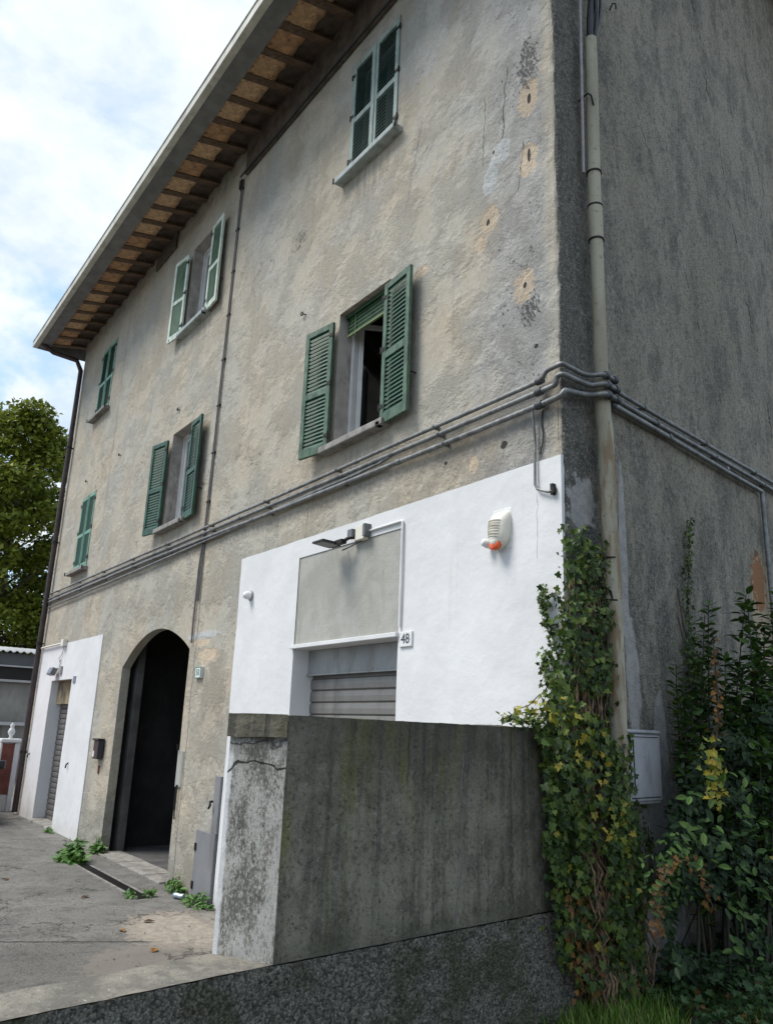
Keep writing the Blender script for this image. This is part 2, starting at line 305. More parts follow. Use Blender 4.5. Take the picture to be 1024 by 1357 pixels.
def m_tallwall():
    m, n = mat('blackened_concrete_render'); co = n.co; X, Y, Z = n.sep(co)
    c = n.mix(n.step(n.noise(co, 1.4, 5, .6), .35, .65), (.145, .135, .10), (.235, .215, .165))
    s1 = n.noise(n.mul(co, 11, 11, .55), 1, 6, .6); c = n.mix(n.M(n.step(s1, .46, .66), .62), c, (.055, .053, .045))
    s2 = n.noise(n.mul(n.vm('ADD', co, (4, 4, 4)), 24, 24, .9), 1, 6, .7); c = n.mix(n.M(n.step(s2, .5, .72), .5), c, (.30, .285, .235))
    bl = n.noise(n.mul(co, 1, 1, .8), 6.5, 6, .72); c = n.mix(n.M(n.step(bl, .48, .62), .5), c, (.06, .058, .048)); c = n.mix(n.M(n.step(bl, .44, .32), .45), c, (.30, .285, .23))
    gm = n.M(n.step(n.noise(n.mul(n.vm('ADD', co, (8, 1, 4)), 5, 5, .9), 1, 5, .6), .48, .66), n.step(n.A(Z, n.M(Y, -.18)), 1.5, 1.95)); c = n.mix(n.M(gm, .8), c, (.17, .17, .055))
    gm2 = n.M(n.step(n.noise(n.mul(n.vm('ADD', co, (1, 6, 4)), 12, 12, .7), 1, 5, .6), .56, .70), n.step(Y, -.3, -1.6)); c = n.mix(n.M(gm2, .55), c, (.11, .11, .05))
    pk = n.noise(co, 48, 5, .75); c = n.mix(n.M(n.step(pk, .56, .66), .6), c, (.30, .29, .26)); c = n.mix(n.M(n.step(pk, .46, .36), .7), c, (.03, .029, .027))
    topb = n.step(n.A(Z, n.M(n.noise(n.mul(co, 6, 6, 1), 2, 5), .5)), 1.75, 2.25); c = n.mix(n.M(topb, .6), c, (.06, .057, .045))
    dr = n.M(n.step(n.noise(n.mul(co, 22, 22, .35), 1, 4, .6), .52, .66), n.step(n.A(Z, n.M(n.noise(n.mul(co, 7, 7, 0), 1, 3), 1.4)), 2.0, 2.7)); c = n.mix(n.M(dr, .7), c, (.035, .034, .03)); ft = n.step(n.A(Z, n.M(n.noise(co, 9, 5), .3)), 1.22, 1.08); c = n.mix(n.M(ft, .4), c, (.05, .05, .03))
    k = n.M(n.step(n.math('ABSOLUTE', n.A(n.A(Y, 1.05), n.M(n.math('SUBTRACT', n.noise(co, 3, 5), .5), .16))), .012, .003), n.step(n.noise(co, 4, 2), .45, .55)); c = n.mix(n.M(k, .7), c, (.18, .18, .17))
    h = n.A(n.A(n.M(pk, 1.), n.M(n.noise(co, 14, 5, .7), 1.2)), n.M(s1, .6)); fin(n, c, .92, n.math('SUBTRACT', h, n.M(k, .8)), .75, .014, .2); return m
def m_endface():
    m, n = mat('flaking_whitewash'); co = n.co; X, Y, Z = n.sep(co)
    fl = n.noise(n.mul(co, 1, 1, .55), 88, 6, .85, .15); md = n.noise(n.mul(co, 1, 1, .4), 8, 5, .6)
    v = n.A(fl, n.M(n.math('SUBTRACT', md, .5), .5)); base = n.mix(n.step(md, .4, .6), (.15, .143, .122), (.28, .265, .225))
    c = n.mix(n.step(v, .44, .56), base, (.50, .49, .455)); c = n.mix(n.M(n.step(fl, .40, .34), .8), c, (.04, .04, .04))
    cap = n.step(n.A(Z, n.M(n.noise(co, 9, 5), .3)), 1.86, 2.04); c = n.mix(n.M(cap, .78), c, n.mix(n.step(fl, .45, .6), (.055, .055, .045), (.12, .115, .09)))
    edge = n.step(n.math('SUBTRACT', X, n.M(n.noise(co, 20, 3), .02)), .062, .05); c = n.mix(n.M(edge, n.math('SUBTRACT', 1., cap)), c, (.75, .75, .74))
    def crk(z, a): return n.step(n.math('ABSOLUTE', n.A(n.math('SUBTRACT', Z, z), n.A(n.M(n.math('SUBTRACT', n.noise(co, 7, 4), .5), .16), n.M(X, a)))), .008, .003)
    k = n.mx(crk(1.70, -.12), n.M(crk(1.825, .0), .7)); c = n.mix(n.M(k, .9), c, (.03, .03, .03))
    h = n.A(n.M(fl, 1.3), n.M(n.noise(co, 12, 4), .8)); fin(n, c, .92, n.math('SUBTRACT', h, n.M(k, 1.5)), .8, .014, .2); return m
def m_rubble():
    m, n = mat('coarse_pebble_render'); co = n.co
    g = n.vor(co, 92, 'F1', rnd=1); gc = n.sep(n.vor(co, 92, 'F1', 'Color')); nn = n.noise(co, 42, 6, .85)
    c = n.mix(gc[0], (.12, .115, .095), (.44, .42, .35)); c = n.mix(n.M(n.step(gc[1], .90, .95), .7), c, (.50, .48, .44)); c = n.mix(n.M(n.step(nn, .48, .38), .7), c, (.03, .03, .028))
    c = n.mix(n.M(n.step(n.noise(co, 2.2, 5, .7), .48, .62), .6), c, (.085, .088, .03)); c = n.mix(n.M(n.step(g, .5, .8), .6), c, (.02, .02, .018))
    fin(n, c, .9, n.A(n.M(g, -.7), n.M(nn, 2.2)), 1., .022, .2); return m
def m_ledge():
    m, n = mat('weathered_ledge_concrete'); co = n.co
    c = n.mix(n.step(n.noise(co, 5, 6, .7), .38, .62), (.13, .12, .10), (.23, .21, .17)); c = n.mix(n.M(n.step(n.noise(co, 42, 5, .75), .54, .64), .7), c, (.10, .095, .085))
    c = n.mix(n.M(n.step(n.noise(co, 60, 3, .6), .66, .72), .7), c, (.5, .48, .44))
    fin(n, c, .92, n.A(n.noise(co, 40, 5, .75), n.noise(co, 8, 4)), .8, .012); return m
def m_asphalt():
    m, n = mat('old_asphalt'); co = n.co; X, Y, Z = n.sep(co)
    wob = n.noise(co, 4, 5, .65); w2 = n.noise(co, 11, 5, .7)
    c = n.mix(n.step(n.noise(co, .8, 5, .6), .35, .65), (.165, .158, .142), (.235, .225, .20))
    mm = n.noise(co, 14, 6, .75); c = n.mix(n.M(n.step(n.noise(co, 3.1, 6, .7), .48, .6), .4), c, (.075, .074, .07)); c = n.mix(n.M(n.step(mm, .5, .64), .6), c, (.07, .069, .066)); c = n.mix(n.M(n.step(mm, .44, .34), .5), c, (.24, .235, .22)); bb = n.noise(n.mul(co, .6, 1.6, 1), 1.7, 6, .7); c = n.mix(n.M(n.step(bb, .5, .62), .5), c, (.205, .20, .185))
    fr = n.step(n.A(X, n.M(n.math('SUBTRACT', wob, .5), .3)), -4.45, -4.2); c = n.mix(n.M(fr, .4), c, (.13, .122, .105))
    c = n.mix(n.M(n.step(n.noise(n.mul(co, 1.2, .5, 1), 2, 6, .7), .55, .66), .5), c, (.06, .06, .06))
    gr = n.noise(co, 48, 7, .9); c = n.mix(n.M(n.step(gr, .53, .60), .6), c, (.33, .32, .29)); c = n.mix(n.M(n.step(gr, .47, .40), .7), c, (.04, .039, .037))
    c = n.mix(n.M(n.step(n.A(X, n.M(wob, 1.)), -9.2, -11), .35), c, (.06, .06, .058))
    tan = n.ell(co, (-4.25, -.60, 0), (.85, .62, 9), w2, .7); c = n.mix(n.M(tan, .85), c, n.mix(n.step(w2, .4, .6), (.32, .27, .215), (.42, .37, .30)))
    tan2 = n.ell(co, (-3.2, -1.2, 0), (.8, .7, 9), w2, .7); c = n.mix(n.M(tan2, .6), c, (.26, .23, .19))
    ap = n.step(n.A(Y, n.M(n.math('SUBTRACT', w2, .5), .10)), -.42, -.36); c = n.mix(n.M(ap, .55), c, n.mix(n.step(wob, .4, .6), (.16, .15, .135), (.24, .225, .2)))
    ln = n.math('ABSOLUTE', n.A(n.A(n.A(X, 4.27), n.M(n.A(Y, 1.65), -.51)), n.M(n.math('SUBTRACT', w2, .5), .07)))
    k = n.M(n.step(ln, .03, .008), n.step(Y, -1.0, -1.15)); ck = n.M(n.step(n.vor(n.vm('ADD', co, n.noise(co, 3, 4, .6, 0, 1)), .75, 'DISTANCE_TO_EDGE'), .018, .004), n.step(n.noise(co, .7, 2), .44, .52))
    k = n.mx(k, n.M(ck, .7)); c = n.mix(n.M(k, .85), c, (.02, .02, .02))
    fin(n, c, .88, n.math('SUBTRACT', n.A(n.M(gr, 1.5), n.M(wob, .8)), k), .9, .014, .25); return m
def m_leaf(name, cols, rough=.45, trans=.15, yellow=None, yp=.1):
    m, n = mat(name); geo = n.nd.new('ShaderNodeNewGeometry'); r = geo.outputs['Random Per Island']
    obr = n.nd.new('ShaderNodeObjectInfo').outputs['Random']; r = n.math('FRACT', n.A(r, n.M(obr, 7.31)))
    cr = n.nd.new('ShaderNodeValToRGB'); n.put(cr.inputs[0], r); el = cr.color_ramp.elements; el[0].color = (*cols[0], 1); el[1].color = (*cols[-1], 1)
    for i, c in enumerate(cols[1:-1]): e = el.new((i+1)/(len(cols)-1)); e.color = (*c, 1)
    c = cr.outputs[0]
    if yellow: c = n.mix(n.step(n.math('FRACT', n.M(r, 13.7)), 1-yp, 1-yp+.01), c, yellow)
    c = n.mix(n.M(n.noise(n.co, 40, 3), .35), c, (.02, .03, .012)); n.bs.inputs['Coat Weight'].default_value = 0
    fin(n, c, rough, n.noise(n.co, 70, 2), .25, .003, .28)
    if trans:
        t = n.nd.new('ShaderNodeBsdfTranslucent'); n.put(t.inputs[0], c); x = n.nd.new('ShaderNodeMixShader'); x.inputs[0].default_value = trans
        n.lk.new(n.bs.outputs[0], x.inputs[1]); n.lk.new(t.outputs[0], x.inputs[2]); n.lk.new(x.outputs[0], n.out.inputs[0])
    return m
MF, MS, MW, MCE = m_facade(), m_side(), m_white(), m_cement()
MTW, MEF, MRU, MLE, MAS = m_tallwall(), m_endface(), m_rubble(), m_ledge(), m_asphalt()
GREEN1 = simple('dark_green_louvre_paint', (.010, .062, .034), .5, .35, 9)
GREEN1F = simple('faded_green_frame_paint', (.075, .125, .085), .65, .4, 9, dirt=(.025, .065, .042), ds=9)
GREEN2 = simple('blue_green_louvre_paint', (.022, .06, .05), .5, .35, 9)
GREEN2F = simple('grey_green_frame_paint', (.27, .335, .30), .55, .2, 7, dirt=(.18, .22, .20), ds=9)
GREEN3F = simple('pale_green_frame_paint', (.58, .64, .55), .55, .15, 7, dirt=(.33, .40, .33), ds=9)
GREEN3 = simple('mid_green_panel_paint', (.07, .15, .085), .5, .3, 9)
GREEN4 = simple('bottle_green_paint', (.012, .062, .038), .5, .35, 9)
GREEN4F = simple('worn_bottle_green_frame', (.028, .078, .052), .55, .35, 8, dirt=(.018, .045, .03), ds=9)
GREEN5F = simple('mint_green_frame_paint', (.12, .25, .175), .5, .3, 8)
STONE = simple('grey_sill_stone', (.24, .23, .21), .85, .25, 9, dirt=(.13, .125, .11), ds=7, bump=.4)
STONE2 = simple('painted_sill', (.33, .37, .355), .7, .15, 9, dirt=(.20, .22, .20), ds=7)
REVEAL = simple('reveal_plaster', (.36, .33, .295), .9, .2, 4, dirt=(.18, .16, .145), ds=5, bump=.5, bs=40)
WFR = simple('white_window_frame', (.62, .62, .60), .4, .08, 5)
CURT = simple('white_curtain', (.6, .61, .63), .9, .1, 5)
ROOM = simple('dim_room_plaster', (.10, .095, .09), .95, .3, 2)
IRON = simple('rusty_black_iron', (.022, .02, .018), .6, .4, 30, metal=.4)
GALV = simple('galvanised_conduit', (.20, .205, .20), .5, .3, 14, metal=.4, dirt=(.11, .11, .11), ds=9)
DARKP = simple('dark_plastic_conduit', (.05, .055, .06), .5, .3, 14)
BROWNP = simple('brown_painted_downpipe', (.045, .03, .028), .5, .3, 6)
BLK = simple('black_cable', (.018, .019, .022), .45, .2, 20)
GREYC = simple('grey_cable', (.30, .28, .27), .5, .2, 20)
CREAM = simple('cream_gutter_metal', (.50, .49, .42), .5, .12, 3, dirt=(.33, .31, .26), ds=3)
EAVE = simple('grey_painted_eave_board', (.16, .16, .155), .7, .2, 4)
RAFT = simple('sooty_rafter_wood', (.12, .08, .052), .8, .4, 14)
SHADEWOOD = simple('shaded_sooty_eave_wood', (.085, .065, .05), .85, .4, 7)  # dark wood with eave shade and soot put into its colour
TERRA = [simple('terracotta_eave_tile', (.52, .33, .18), .85, .3, 9, dirt=(.15, .07, .035), ds=8, bump=.5), simple('terracotta_eave_tile_pale', (.60, .40, .23), .85, .3, 9, dirt=(.18, .09, .045), ds=8, bump=.5), simple('terracotta_eave_tile_sooty', (.46, .27, .14), .85, .3, 9, dirt=(.09, .05, .03), ds=6, bump=.5)]
ROOFT = simple('roof_clay', (.30, .14, .08), .9, .3, 5)
SLATM = simple('taupe_metal_slat', (.21, .20, .185), .45, .12, 3, metal=.25, dirt=(.14, .13, .12), ds=3)
SLATD = simple('dark_taupe_metal_slat', (.15, .14, .13), .45, .12, 3, metal=.25, dirt=(.10, .09, .085), ds=3)
LINT = simple('grey_steel_box', (.27, .28, .275), .5, .15, 3, metal=.15, dirt=(.19, .185, .17), ds=4)
GREYD = simple('grey_painted_steel', (.19, .19, .195), .5, .08, 2, dirt=(.14, .14, .14), ds=2)
WPL = simple('white_plastic', (.68, .68, .66), .4, .08, 5)
IVORY = simple('ivory_plastic', (.66, .63, .54), .4, .06, 5)
ORANGE = simple('orange_lens', (.62, .10, .03), .25, .5, 25)
BLACKP = simple('black_plastic', (.015, .016, .018), .35, .2, 5)
LENSG = simple('grey_led_panel', (.12, .125, .13), .3, .2, 9)
BOXM = simple('grey_meter_box_plastic', (.40, .41, .43), .55, .12, 4, dirt=(.30, .30, .31), ds=6)
CERAM = simple('glazed_tile', (.62, .62, .6), .3, .08, 9); INK = simple('blue_black_enamel', (.02, .03, .05), .4, .1, 5); GINK = simple('green_enamel', (.02, .13, .08), .4, .1, 5)
def m_pipe():
    m, n = mat('beige_asbestos_pipe'); X, Y, Z = n.sep(n.co); co = n.co
    c = n.mix(n.step(n.noise(n.mul(co, 1, 1, .3), 5, 5, .6), .35, .65), (.30, .275, .205), (.40, .37, .285))
    lo = n.step(n.A(Z, n.M(n.noise(co, 5, 4), .8)), 4.9, 4.2); pl = n.step(n.noise(n.mul(co, 10, 10, 2), 1, 6, .7), .46, .58)
    c = n.mix(n.M(n.M(lo, pl), .7), c, (.20, .125, .06)); c = n.mix(n.M(n.step(n.noise(co, 22, 5, .7), .58, .68), .6), c, (.12, .11, .085))
    fin(n, c, .8, n.noise(co, 40, 5, .7), .4, .006, .25); return m
PIPE = m_pipe()
BARK = simple('grey_brown_bark', (.085, .065, .045), .95, .4, 12, bump=.9, bs=30)
DKST = simple('dark_green_brown_stem', (.035, .032, .02), .8, .4, 14)
DRYS = simple('dry_brown_stems', (.19, .13, .08), .95, .5, 25, bump=.8, bs=40)
IVYL = m_leaf('ivy_leaf', [(.016, .036, .008), (.032, .07, .010), (.085, .135, .015), (.045, .09, .014), (.12, .165, .02), (.016, .032, .008), (.03, .055, .010)], .5, .12, (.30, .26, .035), .02)
IVYY = m_leaf('yellow_ivy_leaf', [(.10, .16, .02), (.30, .30, .035), (.42, .30, .03), (.14, .20, .025)], .5, .2)
DRYL = m_leaf('withered_leaf', [(.16, .075, .03), (.10, .06, .03), (.28, .13, .03), (.07, .05, .03)], .8, .1)
BUSHL = m_leaf('shrub_leaf', [(.012, .035, .008), (.035, .085, .014), (.06, .125, .02), (.09, .16, .025), (.02, .055, .01)], .5, .12, (.34, .26, .04), .02)
BUSHB = m_leaf('laurel_leaf', [(.006, .018, .005), (.010, .030, .007), (.020, .05, .010)], .6, .1)
WEEDL = m_leaf('weed_leaf', [(.04, .11, .02), (.08, .19, .03), (.12, .24, .05)], .5, .2)
TREEL = m_leaf('tree_leaf', [(.10, .135, .012), (.15, .19, .018), (.21, .25, .025), (.27, .28, .035)], .55, .3)
GRASS = m_leaf('grass_blade', [(.06, .14, .015), (.11, .22, .025), (.17, .28, .04), (.24, .24, .08)], .5, .2)

# ------------------------------------------------------------------ GROUND
def grid(x0, x1, y0, y1, nx, ny, zf):
    b = MB(); vs = [(x0+(x1-x0)*i/nx, y0+(y1-y0)*j/ny) for i in range(nx+1) for j in range(ny+1)]
    vs = [(x, y, zf(x, y)) for x, y in vs]
    fs = [(i*(ny+1)+j, (i+1)*(ny+1)+j, (i+1)*(ny+1)+j+1, i*(ny+1)+j+1) for i in range(nx) for j in range(ny)]
    return b.add(vs, fs, 0, True)
ZL = .935          # ledge height
TERR = simple('far_ground_earth', (.09, .09, .07), .95, .3, .4)
b = MB(); b.quad((-900, -900, -.30), (900, -900, -.30), (900, 900, -.30), (-900, 900, -.30)); b.build('terrain', TERR, kind='structure')
def on_street(x): return x
b = MB(); b.add([(-60, -40, 0), (U[0]*-40+.0, U[1]*-40, 0), (0, 0, 0), (0, .30, 0), (-14.6, .30, 0), (-14.6, 20, 0), (-60, 20, 0)], [(0, 1, 2, 3, 4, 5, 6)])
b.v = [v for v in b.v]; street = b.build('street', MAS, kind='structure')
# soil bank on the garden side of the wall
SOIL = simple('dark_leaf_litter_soil', (.055, .042, .028), .95, .5, 12, bump=1., bs=35, dirt=(.03, .045, .015), ds=8)
def soilz(x, y): return .33+.03*nz(x, y, 0, 2)+.015*nz(x, y, 0, 7)
b = MB(); nu, nv = 90, 60; vs = []; fs = []
for i in range(nu+1):
    for j in range(nv+1):
        p = U*(-14+26*i/nu)+NN*(-.02+14*(j/nv)**1.6); vs.append((p[0], p[1], soilz(p[0], p[1])))
for i in range(nu):
    for j in range(nv): fs.append((i*(nv+1)+j, i*(nv+1)+j+1, (i+1)*(nv+1)+j+1, (i+1)*(nv+1)+j))
b.add(vs, fs, 0, True); b.build('garden_ground', SOIL, kind='structure')

# ------------------------------------------------------------------ HOUSE
XL, ZT = -14.60, 10.75
OPEN = [('w', -14.60, 0)]
WX = [-2.67, -7.52, -12.47]; WW = .47; WZ = [(4.72, 6.27), (8.03, 9.60)]
wins = [(x-WW, x+WW, z0, z1) for x in WX for z0, z1 in WZ]
D48 = (-3.66, -1.87, 0, 2.68); DFAR = (-13.30, -11.86, 0, 2.60); ARCH = (-9.10, -6.45, 0, 3.20); ZS = 2.66
holes = wins+[D48, DFAR, ARCH]
def fo(x, z): return -.008*nz(x, 0, z, 1.1)-.004*nz(x, 5, z, 4)
def arcz(x):
    ap = -7.72; k = (x-ap)/(ARCH[0]-ap) if x < ap else (x-ap)/(ARCH[1]-ap)
    return 3.19-(.50 if x < ap else .36)*abs(k)**2.0
def cells(b, x0, x1, z0, z1, holes, step=.3, y=0., zt=None, mi=0, xl=None):
    xs = sorted(set([x0, x1]+[v for h in holes for v in h[:2] if x0 < v < x1]+list(np.round(np.arange(x0+step/2, x1-.05, step), 3))))
    zs = sorted(set([z0, z1]+[v for h in holes for v in h[2:4] if z0 < v < z1]+list(np.round(np.arange(z0+step/2, z1-.05, step), 3))))
    def V(x, z):
        X, Zz = x, z
        if zt and z == z1: Zz = z+zt(x)
        if xl and x == x0: X = x+xl(z)
        return (X, y+fo(x, z), Zz)
    idx = {}; vs = []; fs = []
    def vi(x, z):
        if (x, z) not in idx: idx[(x, z)] = len(vs); vs.append(V(x, z))
        return idx[(x, z)]
    for i in range(len(xs)-1):
        for j in range(len(zs)-1):
            cx, cz = (xs[i]+xs[i+1])/2, (zs[j]+zs[j+1])/2
            if any(h[0] < cx < h[1] and h[2] < cz < h[3] for h in holes): continue
            fs.append((vi(xs[i], zs[j]), vi(xs[i+1], zs[j]), vi(xs[i+1], zs[j+1]), vi(xs[i], zs[j+1])))
    b.add(vs, fs, mi, False); return xs, zs
def reveal(b, h, d, y=0, mi=0, bottom=True):
    x0, x1, z0, z1 = h; f = lambda x, z: (x, y+fo(x, z), z); g_ = lambda x, z: (x, d, z)
    b.quad(f(x0, z0), f(x0, z1), g_(x0, z1), g_(x0, z0), mi); b.quad(f(x1, z1), f(x1, z0), g_(x1, z0), g_(x1, z1), mi)
    b.quad(f(x0, z1), f(x1, z1), g_(x1, z1), g_(x0, z1), mi)
    if bottom: b.quad(f(x1, z0), f(x0, z0), g_(x0, z0), g_(x1, z0), mi)
house = empty('old_house', (0, 0, 0), label='tall three storey house with stained beige render, green shutters and white painted patches', cat='house')
XC = -.05
b = MB(); cells(b, XL, XC, -.3, ZT, holes)
for h in wins: reveal(b, h, .22, mi=1)
N = 40; ax = [ARCH[0]+(ARCH[1]-ARCH[0])*i/N for i in range(N+1)]; az = [arcz(x) for x in ax]
for i in range(N):
    b.quad((ax[i], fo(ax[i], az[i]), az[i]), (ax[i+1], fo(ax[i+1], az[i+1]), az[i+1]), (ax[i+1], fo(ax[i+1], 3.2), 3.2001), (ax[i], fo(ax[i], 3.2), 3.2001))
    b.quad((ax[i], .13, az[i]), (ax[i+1], .13, az[i+1]), (ax[i+1], fo(ax[i+1], az[i+1]), az[i+1]), (ax[i], fo(ax[i], az[i]), az[i]))
for x in (ARCH[0], ARCH[1]): b.quad((x, .0, -.1), (x, 0, arcz(x)), (x, .13, arcz(x)), (x, .13, -.1))
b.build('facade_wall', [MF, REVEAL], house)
# worn rounded corner
b = MB(); na, nh = 12, 240; vs = []; fs = []
for j in range(nh+1):
    z = -.3+(10.5+.3)*j/nh
    if z < 3.83: z = z
    for i in range(na+1):
        t = i/na; r = .055+.02*nz(0, 0, z, 1.3)
        # from (XC,0) to side(.05)
        p0 = Vector((XC, 0, z)); p1 = side(.06, 0, z); c0 = Vector((0, 0, z))
        p = p0*(1-t)**2+c0*2*t*(1-t)+p1*t*t; w = math.sin(math.pi*t)
        p += Vector((1, -1, 0)).normalized()*w*(.010*nz(t*2, 3, z, 6)+.012*nz(t, 9, z, 1.7)+.005*nz(t*3, 1, z, 18))
        if z < 3.85: p = p*1 - Vector((.006, -.004, 0))*w
        vs.append(p)
for j in range(nh):
    for i in range(na):
        fs.append((j*(na+1)+i, j*(na+1)+i+1, (j+1)*(na+1)+i+1, (j+1)*(na+1)+i))
b.add(vs, fs, 0, True)
for j in range(nh):
    for i in range(na):
        z = vs[j*(na+1)][2]; b.mi[j*na+i] = 0 if i < 4+3*nz(i, z, 2, 5)+1.5*nz(0, z, 1, 1.2) else 1
b.build('corner_render', [MF, MS], house)
# side wall
def gab(u): return 10.5+.53*min(u*.99, 4.8)-.42*max(0, u*.99-4.8)
b = MB(); nu, nv = 90, 110; vs = []; fs = []
for i in range(nu+1):
    for j in range(nv+1):
        u = .06+9.4*i/nu; z = -.3+(gab(u)+.3)*j/nv; vs.append(side(u, (.012*nz(u, 0, z, 1.2)+.006*nz(u, 4, z, 5)) if i else 0, z))
for i in range(nu):
    for j in range(nv): fs.append((i*(nv+1)+j, (i+1)*(nv+1)+j, (i+1)*(nv+1)+j+1, i*(nv+1)+j+1))
b.add(vs, fs, 0, True); b.build('side_wall', MS, house)
e1 = side(9.46, 0, 0)
b = MB(); b.quad((e1.x, e1.y, -.3), (XL, e1.y, -.3), (XL, e1.y, 11), (e1.x, e1.y, 11)); b.quad((XL, e1.y, -.3), (XL, 0, -.3), (XL, 0, ZT), (XL, e1.y, ZT+.5)); b.build('rear_wall', REVEAL, house)
# white plaster patches
wt = lambda x: .008*nz(x, 0, 0, 5)+.004*nz(x, 1, 0, 20)
PNL = (-3.66, -1.87, 2.66, 3.62)
b = MB(); hw = [(D48[0]-.01, D48[1]+.01, 0, 2.69), (PNL[0], PNL[1], 2.68, 3.62)]
xlw = lambda z: .012*nz(0, 0, z, 3)
hw = [(-3.66, -1.87, -.2, 3.62)]
def xg(z): return -5.03-.012*(3.82-z)*0
cells(b, -5.06, -.022, -.1, 3.82, hw, .3, -.014, wt, xl=xlw)
b.quad((-.022, -.014+fo(-.022, 0), -.1), (-.022, .02, -.1), (-.022, .02, 3.82), (-.022, -.014+fo(-.022, 3.82), 3.82+wt(-.022)))
b.quad((-5.06, -.014, -.1), (-5.06, -.014, 3.82), (-5.06, .03, 3.82), (-5.06, .03, -.1))
reveal(b, (-3.66, -1.87, 0, 2.68), .26, -.014)
b.build('white_plaster', MW, house)
b = MB(); cells(b, -14.42, -10.29, -.1, 3.30, [DFAR], .3, -.014, wt, xl=xlw); b.quad((-10.29, -.014, -.1), (-10.29, .03, -.1), (-10.29, .03, 3.3), (-10.29, -.014, 3.3)); reveal(b, DFAR, .26, -.014)
b.build('white_plaster', MW, house)
b = MB(); b.box(XL-.22, XL-.004, -.02, .4, -.2, 3.3); b.build('white_quoin', MW, house, bevel=.01)
# cement panel over the shutter + its trim
b = MB(); cells(b, PNL[0], PNL[1], 2.70, 3.62, [], .2, -.006); b.build('cement_panel', MCE, house)
b = MB(); b.box(-3.69, -1.86, -.05, .25, 2.665, 2.705); b.build('lintel_ledge', MW, house, bevel=.005)
# door 48 : steel box and roller shutter
b = MB(); b.box(-3.66, -1.87, .17, .30, 2.42, 2.664); b.box(-3.66, -1.87, .15, .17, 2.405, 2.42); b.build('shutter_box', LINT, house, bevel=.004)
rs = empty('roller_shutter', (0, 0, 0)); rs.parent = house
def slatmesh(w, p, y=0):
    b = MB(); pr = [(0, 0), (-.018, .012), (-.022, p*.5), (-.018, p-.014), (0, p-.002)]
    vs = [(x, yy, z) for x in (0, w) for yy, z in pr]; k = len(pr); fs = [(i, k+i, k+i+1, i+1) for i in range(k-1)]; b.add(vs, fs); return b
sm_ = slatmesh(1.79, .118).mesh('slat', SLATM)
for i in range(20): inst(sm_, 'slat', rs, (-3.66, .235, .02+i*.118))
b = MB(); b.box(-3.66, -1.87, .24, .26, 0, 2.6); b.build('backing_sheet', SLATD, rs)
# far door
b = MB(); b.box(DFAR[0], DFAR[1], .12, .30, 2.16, 2.60); b.build('door_lintel_panel', simple('stained_ochre_panel', (.24, .19, .11), .9, .35, 4, dirt=(.10, .09, .07), ds=5), house)
rs2 = empty('roller_shutter', (0, 0, 0)); rs2.parent = house
sm2 = slatmesh(1.44, .098).mesh('slat', SLATD)
for i in range(22): inst(sm2, 'slat', rs2, (DFAR[0], .235, .02+i*.098))
b = MB(); b.box(DFAR[0], DFAR[1], .24, .26, 0, 2.2); b.build('backing_sheet', SLATD, rs2)
b = MB(); b.box(DFAR[0]-.02, DFAR[1]+.02, -.10, .26, -.05, .05); b.build('doorstep', STONE, house, bevel=.01)
# arch passage
DKP = simple('shade_dark_passage_plaster', (.022, .021, .02), .95, .3, 3, dirt=(.015, .014, .013), ds=3, bump=.5)  # shade of the deep passage put into a near black plaster colour
b = MB(); PX0, PX1 = -9.42, -6.1
Y0 = .13
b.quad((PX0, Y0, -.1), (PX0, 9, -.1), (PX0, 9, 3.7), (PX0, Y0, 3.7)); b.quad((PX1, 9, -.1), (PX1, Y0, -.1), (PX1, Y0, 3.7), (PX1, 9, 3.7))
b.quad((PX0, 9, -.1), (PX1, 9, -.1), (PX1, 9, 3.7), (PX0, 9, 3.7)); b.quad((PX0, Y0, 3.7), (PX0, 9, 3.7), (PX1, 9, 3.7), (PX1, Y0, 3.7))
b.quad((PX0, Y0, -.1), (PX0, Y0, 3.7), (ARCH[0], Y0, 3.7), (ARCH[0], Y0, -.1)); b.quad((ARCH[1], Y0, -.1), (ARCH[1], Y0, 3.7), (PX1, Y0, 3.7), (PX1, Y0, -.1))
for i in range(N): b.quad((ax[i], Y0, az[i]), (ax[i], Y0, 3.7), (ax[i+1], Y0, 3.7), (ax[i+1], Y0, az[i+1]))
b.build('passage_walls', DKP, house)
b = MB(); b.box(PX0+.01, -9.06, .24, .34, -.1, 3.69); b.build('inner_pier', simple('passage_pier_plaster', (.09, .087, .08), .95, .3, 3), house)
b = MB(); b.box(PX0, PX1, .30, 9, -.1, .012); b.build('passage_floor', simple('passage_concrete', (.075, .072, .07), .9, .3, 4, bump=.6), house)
b = MB()
for i in range(5): b.box(ARCH[0]+.02+i*.524, ARCH[0]+.02+i*.524+.515, -.06, .30, -.05, .022+.004*(i % 2))
thr = simple('threshold_stone', (.24, .225, .20), .9, .25, 6, bump=.7, dirt=(.14, .13, .115), ds=5)
for i in range(5):
    b = MB(); b.box(ARCH[0]+.02+i*.522, ARCH[0]+.02+i*.522+.512, -.08, .30, -.05, .022+.004*(i % 2)); b.build('threshold_stone', thr, house, bevel=.008)

